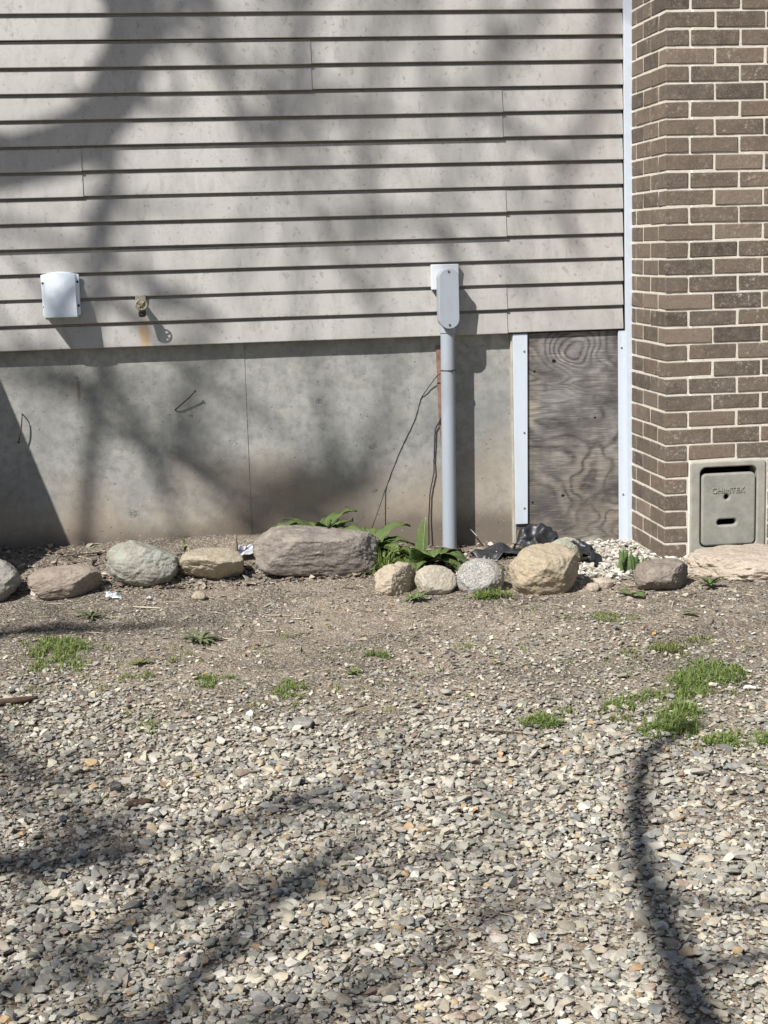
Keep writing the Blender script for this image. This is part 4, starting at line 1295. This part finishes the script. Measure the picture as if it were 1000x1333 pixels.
# sparse grass everywhere else, nobody could count it
Vs, Fs, off = [], [], 0
rg = np.random.default_rng(77)
for i, (x, y, rx, ry, n, h) in enumerate(SPARSE):
    V, F = blades(x, y, rx, ry, n, h, 700 + i)
    Vs.append(V); Fs.append(F + off); off += len(V)
for i in range(150):
    x, y = rg.uniform(-1.7, 1.1), rg.triangular(-2.9, -1.6, -0.95)
    V, F = blades(x, y, rg.uniform(.015, .06), rg.uniform(.015, .05), int(rg.uniform(6, 34)), rg.uniform(.012, .026), 900 + i)
    Vs.append(V); Fs.append(F + off); off += len(V)
o = add('sparse_grass', mesh_np('sparse_grass', np.vstack(Vs), np.vstack(Fs)), M_GRASSY)
tag(o, 'scattered single grass blades and sprigs over the soil', 'grass', kind='stuff')

def leaf_mesh(L, W, elev, droop, fold=0.25, wave=0.05, seed=0, tip=0.5, lobes=0.0, nl=12, nw=7):
    """leaf growing along +X from the origin"""
    t = np.linspace(0, 1, nl)
    ang = elev - droop * t
    dx = np.cos(ang) * L / (nl - 1)
    dz = np.sin(ang) * L / (nl - 1)
    cx = np.concatenate([[0], np.cumsum(dx[:-1])])
    cz = np.concatenate([[0], np.cumsum(dz[:-1])])
    half = W / 2 * np.clip(np.sin(np.pi * np.clip(t, 0, 1) ** (0.75 + 0.5 * tip)) ** 0.75, 0, 1)
    half = np.maximum(half, np.where(t < 0.25, 0.08 * W, 0.001))
    if lobes:
        half = half * (1 - lobes * (0.5 + 0.5 * np.cos(t * 34)))
    s = np.linspace(-1, 1, nw)
    T, Sg = np.meshgrid(t, s, indexing='ij')
    nxx, nzz = -np.sin(ang), np.cos(ang)
    lift = fold * np.abs(Sg) * half[:, None] + wave * W * vnoise(T * 7 + seed, Sg * 1.5 + 3, 0, seed) * np.abs(Sg) - 0.012 * W * np.abs(np.sin(T * 30)) * (1 - np.abs(Sg))
    V = np.stack([cx[:, None] + nxx[:, None] * lift, Sg * half[:, None], cz[:, None] + nzz[:, None] * lift], -1)
    i = np.arange(nl - 1)[:, None]
    j = np.arange(nw - 1)[None, :]
    F = np.stack([i * nw + j, i * nw + j + 1, (i + 1) * nw + j + 1, (i + 1) * nw + j], -1).reshape(-1, 4)
    return mesh_np('leaf', V.reshape(-1, 3), F, True)

def plant(name, x, y, label, leaves, mat, group=None, dz=0.0, cat='plant'):
    root = empty(name, (x, y, gz(x, y) + dz), label, cat, group)
    for i, lf in enumerate(leaves):
        az, L, W, el, dr = lf[:5]
        kw = lf[5] if len(lf) > 5 else {}
        off = kw.pop('off', (0, 0, 0))
        me = leaf_mesh(L, W, el, dr, seed=i + int(abs(x) * 100), **kw)
        o = add('leaf', me, mat, root, off, (0, 0, math.radians(az)))
        sd = o.modifiers.new('thickness', 'SOLIDIFY')
        sd.thickness = 0.0006
    return root

# broad dock plant beside the conduit
def floppy(seed, n, L, W, el, dr, lobes=0.0, a0=0.0, a1=360.0):
    rg = random.Random(seed)
    out = []
    for i in range(n):
        k = rg.uniform(0.65, 1.1)
        out.append((a0 + (a1 - a0) * (i + rg.uniform(0.1, 0.9)) / n, L * k, W * k * rg.uniform(0.8, 1.2), el + rg.uniform(-0.35, 0.35), dr + rg.uniform(-0.3, 0.6),
                    dict(wave=rg.uniform(0.12, 0.26), fold=rg.uniform(0.05, 0.4), lobes=lobes * rg.uniform(0.5, 1.2), nl=14)))
    return out
plant('dock_plant', 0.105, -0.42, 'broad leaved green plant with one upright leaf, beside the conduit', [
    (35, 0.215, 0.068, 1.50, 0.10, dict(fold=0.5)),
    (-8, 0.23, 0.125, 0.85, 1.7, dict(fold=0.18, wave=0.16)),
    (-30, 0.20, 0.115, 0.95, 1.9, dict(wave=0.16)),
    (25, 0.22, 0.105, 0.9, 1.6, dict(wave=0.16)),
    (150, 0.19, 0.080, 1.25, 2.3, dict(wave=0.2))] + floppy(31, 16, 0.22, 0.11, 0.95, 1.8), M_LEAF, 'weeds along the wall')
plant('dandelion_plant', -0.08, -0.30, 'dark leafy weed with jagged leaves behind the slab end', floppy(32, 26, 0.24, 0.080, 1.15, 1.8, 0.25), M_LEAF, 'weeds along the wall')
plant('dandelion_plant', -0.28, -0.20, 'dark leafy weed peeking over the middle of the slab rock', floppy(33, 24, 0.265, 0.085, 1.15, 1.6, 0.2), M_LEAF, 'weeds along the wall')
# stubby green shoots
rg = random.Random(5)
shoots = empty('green_shoots', (0.905, -0.66, gz(0.905, -0.66)), 'cluster of stubby upright green shoots behind the dark brown rock', 'plant', 'weeds along the wall')
for i in range(17):
    bx, by = 0.905 + rg.uniform(-0.045, 0.065), -0.66 + rg.uniform(-0.02, 0.035)
    hh = rg.uniform(0.055, 0.098) * (1 if bx < 0.925 else 0.75)
    w = rg.uniform(0.0058, 0.0078)
    lx, ly = rg.uniform(-0.010, 0.012), rg.uniform(-0.008, 0.004)
    zb = gz(bx, by) - 0.01
    V, F = sweep([(bx + lx * t * t, by + ly * t * t, zb + (hh + 0.01) * t) for t in (0, 0.3, 0.6, 0.85, 0.95, 1.0)], [w * 0.9, w, w, w * 0.85, w * 0.55, w * 0.08], 8, 2)
    V[:, 1] = by + (V[:, 1] - by) * 0.55
    child(add('shoot', mesh_np('shoot', V, F, True), M_SHOOT), shoots)
def rosette(x, y, n, L, W, label, mat, seed, el=0.35, dr=0.5, lobes=0.2):
    rg = random.Random(seed)
    lv = [(360 * i / n + rg.uniform(-14, 14), L * rg.uniform(0.6, 1.1), W * rg.uniform(0.8, 1.2), el + rg.uniform(-0.2, 0.4), dr + rg.uniform(-0.2, 0.4), dict(lobes=lobes, nl=9, nw=5)) for i in range(n)]
    return plant('rosette_weed', x, y, label, lv, mat, 'flat weeds in the yard', dz=0.006)
rosette(-0.805, -1.20, 20, 0.080, 0.017, 'flat pale green rosette weed on bare soil in front of the low tan rock', M_GREYLEAF, 1)
rosette(-1.195, -0.84, 16, 0.075, 0.010, 'small dark spiky weed on soil in front of the flat brown rock', M_GREYLEAF, 2, lobes=0.0)
rosette(1.135, -0.93, 12, 0.070, 0.020, 'leafy green weed growing against the sandy slab rock', M_LEAF, 3, 0.7, 0.8)
rosette(0.01, -0.865, 18, 0.062, 0.016, 'low creeping weed at the foot of the peach coloured rock', M_LEAF, 4, 0.35, 0.6)
rosette(-1.005, -1.45, 9, 0.05, 0.014, 'tiny bright weed beside the sparse yellow green tuft', M_GRASSY, 6)
rosette(-0.32, -1.66, 8, 0.04, 0.012, 'tiny low weed in gravel in front of the slab, beyond the loose tuft', M_GRASS, 8)
plant('fallen_leaf', 0.80, -0.985, 'round green leaf lying flat in front of the green shoots', [(-60, 0.075, 0.055, 0.25, 0.5, dict(wave=0.12)), (120, 0.06, 0.04, 0.3, 0.5, dict(wave=0.12))], M_LEAF, 'flat weeds in the yard', dz=0.012, cat='leaf')
plant('fallen_leaf', 0.905, -1.27, 'single dull green leaf lying on bare soil', [(-35, 0.065, 0.03, 0.1, 0.3, dict(wave=0.12))], M_GREYLEAF, 'flat weeds in the yard', dz=0.014, cat='leaf')
plant('young_weed', -0.845, -0.30, 'thin yellow green seedling between the lichen rock and the low tan rock', [(30, 0.04, 0.014, 1.3, 0.8, dict(off=(0, 0, 0.02))), (200, 0.04, 0.014, 1.2, 0.9, dict(off=(0, 0, 0.04))), (110, 0.035, 0.012, 1.2, 0.8, dict(off=(0, 0, 0.06))), (290, 0.04, 0.014, 1.2, 0.8, dict(off=(0, 0, 0.05))), (0, 0.09, 0.006, 1.5, 0.0, {}), (250, 0.03, 0.012, 1.3, 0.3, dict(off=(0, 0, 0.08)))], M_GRASSY, 'weeds along the wall')

# ------------------------------------------------------------------ litter
def crumple(name, x, y, w, d, h, seed, mat, label, cat, rz=0.0, tilt=(0, 0), dz=0.0, group=None):
    n = 26
    u, v = np.meshgrid(np.linspace(-.5, .5, n), np.linspace(-.5, .5, n))
    rim = 1 + 0.25 * fbm(np.arctan2(v, u) * 1.2 + seed, 0 * u, 0, 2, seed)
    Xc, Yc = u * w * rim, v * d * rim
    ridge = 1 - np.abs(vnoise(u * 2.2 + seed, v * 2.2, 0, seed + 2)) * 2
    ridge2 = 1 - np.abs(vnoise(u * 4.1 + seed, v * 4.1, 0, seed + 6)) * 2
    Zc = h * (0.42 * ridge + 0.16 * ridge2 + 0.30 * (1 - 3 * (u * u + v * v)))
    q_ = np.arange(n - 1)
    jj, ii = np.meshgrid(q_, q_, indexing='ij')
    b = (jj * n + ii).ravel()
    me = mesh_np(name, np.stack([Xc.ravel(), Yc.ravel(), Zc.ravel()], -1), np.stack([b, b + 1, b + 1 + n, b + n], -1), True)
    o = add(name, me, mat, None, (x, y, gz(x, y) + dz), (tilt[0], tilt[1], rz))
    sd = o.modifiers.new('thickness', 'SOLIDIFY')
    sd.thickness = 0.001
    return tag(o, label, cat, group)

G = 'pieces of black plastic film'
crumple('plastic_film', 0.475, -0.20, 0.22, 0.16, 0.055, 3, M_FILM, 'crumpled black plastic film between the conduit and the trim strip', 'plastic film', 0.2, (0.1, -0.1), 0.012, G)
crumple('plastic_film', 0.64, -0.12, 0.20, 0.15, 0.095, 5, M_FILM, 'peaked black plastic film under the end of the white trim strip', 'plastic film', 0.5, (0.25, -0.25), 0.035, G)
crumple('plastic_film', 0.60, -0.36, 0.17, 0.12, 0.04, 8, M_FILM, 'low black plastic film just behind the top of the tan boulder', 'plastic film', -0.2, (0, 0), 0.02, G)
crumple('plastic_film', 0.775, -0.47, 0.12, 0.14, 0.06, 9, M_FILM, 'dark grey folded plastic film beside the pale green grey rock', 'plastic film', 0.7, (0.5, 0.55), 0.035, G)
crumple('plastic_film', 0.79, -0.10, 0.16, 0.09, 0.06, 12, M_FILM, 'black plastic film against the foot of the plywood', 'plastic film', 0.1, (0.1, 0.0), 0.012, G)
G = 'scraps of white litter'
crumple('foil_scrap', -0.60, -0.27, 0.085, 0.06, 0.04, 15, M_FOIL, 'shiny white plastic scrap beside the wooden stake', 'litter', 0.3, (0.5, 0.0), 0.03, G)
crumple('foil_scrap', -1.125, -0.62, 0.06, 0.035, 0.018, 16, M_FOIL, 'torn white scrap on soil between flat brown and lichen rocks', 'litter', 0.0, (0.3, 0.2), 0.012, G)
crumple('foil_scrap', -0.985, -0.665, 0.028, 0.02, 0.012, 18, M_FOIL, 'tiny white scrap in front of the lichen rock', 'litter', 0.4, (0.3, 0.2), 0.008, G)
crumple('foil_scrap', 0.80, -0.14, 0.10, 0.07, 0.012, 19, M_FOIL, 'flat white scrap on pale rubble by the plywood', 'litter', 0.4, (0.1, 0.0), 0.022, G)

stake = tube('wooden_stake', [(-0.640, -0.30, -0.02), (-0.637, -0.30, 0.06), (-0.640, -0.302, 0.125)], [0.009, 0.008, 0.006], M_WOODGREY, seg=6, sub=3)
tag(stake, 'short grey wooden stake standing behind the low tan rock', 'stake')
stick = tube('stick', [(-1.62, -1.80, gz(-1.62, -1.8) + 0.012), (-1.48, -1.765, gz(-1.48, -1.765) + 0.013), (-1.36, -1.74, gz(-1.36, -1.74) + 0.014), (-1.315, -1.72, gz(-1.315, -1.72) + 0.014)], [0.011, 0.012, 0.010, 0.005], M_BARK, seg=8, sub=4, jitter=0.002)
tag(stick, 'dark brown stick lying on soil near the dense dark green tuft', 'stick')
def straw(x0, y0, x1, y1, label, r=0.0022, mat=None, name='straw'):
    pts = []
    for t in (0, 0.35, 0.7, 1):
        x, y = x0 + (x1 - x0) * t, y0 + (y1 - y0) * t + 0.01 * math.sin(3 * t)
        pts.append((x, y, gz(x, y) + 0.016))
    return tag(tube(name, pts, [r, r, r * 0.9, r * 0.5], mat or M_STRAW, seg=6), label, name, 'stalks and twigs on the gravel')
straw(-1.00, -1.71, -0.86, -1.67, 'pale dry straw lying across the gravel by the sparse tuft')
straw(-0.40, -2.10, -0.27, -2.02, 'thin dry stalk on gravel beyond the largest flat stone')
straw(-1.10, -2.08, -1.02, -1.96, 'short brown twig near the thin dark tuft', 0.0022, M_BARK, 'twig')
straw(-0.02, -2.30, 0.12, -2.36, 'brown twig lying just in front of the bright lone tuft', 0.0022, M_BARK, 'twig')
straw(-1.35, -0.20, -1.15, -0.17, 'dark twig lying behind the flat brown rock', 0.003, M_BARK, 'twig')
# orange and brown crumbs of leaf over the gravel
LIT = np.array([(0.50, 0.24, 0.05), (0.17, 0.09, 0.05), (0.40, 0.30, 0.17)])
xs, ys = scatter(330, 309, lambda x, y: np.ones_like(x), -1.6, 1.2, -4.1, -0.8)
sz = RNG.uniform(0.003, 0.009, len(xs))
o = stones('leaf_litter', xs, ys, sz, np.full(len(xs), 0.012), [hull_template(140 + i, 8, 0.10) for i in range(6)], 0.4, LIT, np.array([0.12, 0.48, 0.40]), seed=409)
tag(o, 'crumbs of dead leaf strewn over the gravel', 'leaf litter', kind='stuff')

# ------------------------------------------------------------------ out of frame: what casts the shade
# boards leaning on the wall past the end of the rock row
lean = empty('leaning_boards', (-2.3, -0.5, 0), 'old grey boards leaning on the wall, casting the slanting shadow', 'boards')
def lean_board(x0, x1, ztop, y0, ybot, zbot):
    bm = bmesh.new()
    d = Vector((0, ybot - y0, zbot - ztop))
    nrm = Vector((0, -d.z, d.y)).normalized() * 0.022
    c = [Vector((x0, y0, ztop)), Vector((x1, y0, ztop)), Vector((x1, ybot, zbot)), Vector((x0, ybot, zbot))]
    a = [bm.verts.new(p_) for p_ in c]
    b = [bm.verts.new(p_ + nrm) for p_ in c]
    bm.faces.new(a); bm.faces.new(b[::-1])
    for i in range(4):
        bm.faces.new((a[i], b[i], b[(i + 1) % 4], a[(i + 1) % 4]))
    child(from_bm('board', bm, M_WOODGREY), lean)
lean_board(-2.15, -1.965, 1.83, -0.03, -1.32, -0.09)
lean_board(-2.36, -2.162, 1.83, -0.03, -1.32, -0.09)
lean_board(-2.60, -2.372, 1.83, -0.03, -1.32, -0.09)
lean_board(-2.85, -2.612, 1.83, -0.03, -1.32, -0.09)

# bare tree in the yard
tree = empty('bare_tree', (-11.0, -7.8, -0.4), 'tall leafless tree whose branch shadows cross the siding and gravel', 'tree')
SV = np.array([-1.0, -1.0, 1.45])
trunk_pts = [(-11.0, -7.8, -0.7), (-11.0, -7.8, 1.0), (-10.95, -7.75, 4.0), (-11.05, -7.8, 8.0), (-11.0, -7.8, 11.0), (-11.0, -7.8, 14.0), (-11.0, -7.8, 17.0), (-10.9, -7.7, 19.0)]
child(tube('trunk', trunk_pts, [0.40, 0.32, 0.28, 0.25, 0.22, 0.17, 0.10, 0.04], M_TREEBARK, seg=14), tree)
BR = [  # where the branch's shade lands, metres of depth towards the sun, radius start, radius end, side twigs
    (2.6, [(-0.86, 0, 2.75), (-0.92, 0, 2.43), (-0.95, 0, 2.25), (-0.98, 0, 2.07), (-1.02, 0, 1.93), (-1.09, 0, 1.81), (-1.21, 0, 1.71), (-1.38, 0, 1.655), (-1.62, 0, 1.59)], 0.068, 0.058, 6),
    (3.7, [(-0.80, 0, 2.75), (-0.95, 0, 2.2), (-1.03, 0, 1.93), (-1.06, 0, 1.75), (-1.08, 0, 1.50), (-1.12, 0, 1.26), (-1.17, 0, 1.04), (-1.21, 0, 0.79), (-1.27, 0, 0.41), (-1.31, 0, 0.09)], 0.035, 0.024, 10),
    (4, [(-0.55, 0, 2.6), (-0.66, 0, 2.37), (-0.78, 0, 2.20), (-0.89, 0, 2.06), (-1.0, 0, 1.97)], 0.034, 0.026, 5),
    (5, [(-0.70, 0, 2.6), (-0.66, 0, 2.37), (-0.61, 0, 2.07), (-0.57, 0, 1.86), (-0.49, 0, 1.64)], 0.030, 0.015, 10),
    (5.5, [(0.15, 0, 2.7), (0.13, 0, 2.30), (0.06, 0, 2.06), (0.02, 0, 1.79), (-0.02, 0, 1.57), (0.04, 0, 1.32)], 0.026, 0.014, 4),
    (5.5, [(0.2, 0, 2.8), (0.22, 0, 2.4), (0.25, 0, 1.88), (0.29, 0, 1.69), (0.34, 0, 1.47), (0.24, 0, 1.32)], 0.020, 0.012, 4),
    (5, [(0.75, 0, 2.7), (0.71, 0, 2.33), (0.64, 0, 2.12), (0.51, 0, 2.00), (0.40, 0, 1.80), (0.42, 0, 1.5)], 0.028, 0.012, 4),
    (5, [(0.95, 0, 2.9), (1.0, 0, 2.4), (0.92, 0, 1.77), (0.84, 0, 1.62), (0.80, 0, 1.43), (0.88, 0, 1.20)], 0.030, 0.018, 6),
    (5.5, [(-0.2, 0, 2.7), (-0.24, 0, 2.30), (-0.27, 0, 2.01), (-0.23, 0, 1.70), (-0.27, 0, 1.46), (-0.15, 0, 1.23), (0.03, 0, 0.94)], 0.026, 0.013, 4),
    (5.5, [(-0.35, 0, 2.7), (-0.42, 0, 2.2), (-0.40, 0, 1.8), (-0.50, 0, 1.4), (-0.62, 0, 1.1)], 0.016, 0.010, 4),
    (5.5, [(0.55, 0, 2.8), (0.50, 0, 2.3), (0.56, 0, 1.8), (0.62, 0, 1.3), (0.60, 0, 1.0)], 0.016, 0.010, 4),
    (5.5, [(-0.34, 0, 2.9), (-0.36, 0, 1.8), (-0.30, 0, 0.9), (-0.22, 0.04, 0.36), (-0.33, 0.04, 0.27), (-0.48, 0.04, 0.19), (-0.62, 0.04, 0.10)], [0.02, 0.012, 0.012, 0.035, 0.065, 0.06, 0.05], None, 3),
    (6, [(-0.1, 0, 2.9), (-0.08, 0, 1.8), (0.02, 0, 0.9), (0.0, 0.04, 0.40), (-0.10, 0.04, 0.27), (-0.26, 0.04, 0.20), (-0.42, 0.04, 0.12)], [0.02, 0.012, 0.012, 0.02, 0.05, 0.055, 0.05], None, 3),
    (5, [(-0.72, 0.04, 1.0), (-0.78, 0.04, 0.78), (-0.82, 0.04, 0.52), (-0.94, 0.04, 0.40), (-0.92, 0.04, 0.26)], 0.022, 0.032, 8),
    (5, [(-1.19, 0.04, 0.73), (-1.02, 0.04, 0.49), (-0.77, 0.04, 0.37), (-0.57, 0.04, 0.25)], 0.024, 0.026, 8),
    (3, [(-0.3, -4.3, -0.24), (0.06, -3.96, -0.22), (0.11, -3.75, -0.21), (0.16, -3.37, -0.19), (0.22, -3.02, -0.17), (0.36, -2.62, -0.15), (0.46, -2.46, -0.14), (0.62, -2.33, -0.14)], 0.052, 0.018, 2),
    (4.5, [(-1.27, -3.49, -0.19), (-1.07, -3.36, -0.19), (-0.88, -3.22, -0.18), (-0.70, -3.12, -0.17)], 0.026, 0.012, 8),
    (4.5, [(-1.34, -2.91, -0.17), (-1.19, -2.98, -0.17), (-1.02, -2.90, -0.16)], 0.045, 0.014, 12),
    (5, [(-1.5, -2.95, -0.15), (-1.1, -2.93, -0.16), (-0.80, -2.80, -0.16), (-0.55, -2.66, -0.15), (-0.30, -2.48, -0.14)], 0.028, 0.014, 12),
    (4.5, [(-1.05, -3.85, -0.21), (-0.93, -3.69, -0.21), (-0.80, -3.44, -0.19), (-0.66, -3.2, -0.18), (-0.50, -3.02, -0.17), (-0.40, -2.90, -0.17)], 0.042, 0.018, 11),
    (5, [(-0.8, -3.85, -0.2), (-0.51, -3.62, -0.20), (-0.33, -3.48, -0.19), (-0.17, -3.36, -0.18)], 0.016, 0.010, 8),
    (5, [(-1.6, -2.0, -0.13), (-1.43, -2.15, -0.13), (-1.33, -2.29, -0.13), (-1.28, -2.6, -0.16)], 0.03, 0.015, 14),
    (4, [(-1.75, -1.05, -0.07), (-1.45, -0.98, -0.07), (-1.25, -0.93, -0.07)], 0.03, 0.012, 12),
]
tp = np.array(trunk_pts)
rg = np.random.default_rng(12)
twV, twF, twoff = [], [], 0
for s, path, r0, r1, ntw in BR:
    P = np.array(path) + SV * s
    z_t, y_t = path[0][2], path[0][1]
    h_ = 1.45 * (7.8 + y_t) + z_t + (0.5 if z_t > 2 else 0)
    st = np.array([np.interp(h_, tp[:, 2], tp[:, i]) for i in range(3)])
    mid = st * 0.5 + P[0] * 0.5 + np.array([0, 0, 0.25]) + rg.normal(0, 0.12, 3)
    pts = np.vstack([st, mid, P])
    rr = np.array(r0) if r1 is None else np.linspace(r0, r1, len(P))
    rad = np.concatenate([[rr[0] * 1.2, rr[0]], rr])
    child(tube('branch', pts, rad, M_TREEBARK, seg=8), tree)
    for k in range(ntw):
        i = rg.integers(2, len(pts))
        d = rg.normal(size=3)
        d /= np.linalg.norm(d)
        d[2] = abs(d[2]) * 0.6
        L = rg.uniform(0.25, 0.75)
        a = pts[i] + (pts[i - 1] - pts[i]) * rg.uniform(0, 1) * (i > 2)
        tr_ = rg.uniform(0.010, 0.024)
        V, F = sweep([a, a + d * L * 0.5 + rg.normal(0, 0.06, 3), a + d * L + rg.normal(0, 0.1, 3)], [tr_, tr_ * 0.8, tr_ * 0.3], 5, 3)
        twV.append(V); twF.append(F + twoff); twoff += len(V)
o = child(add('twigs', mesh_np('twigs', np.vstack(twV), np.vstack(twF), True), M_TREEBARK), tree)
o['kind'] = 'stuff'
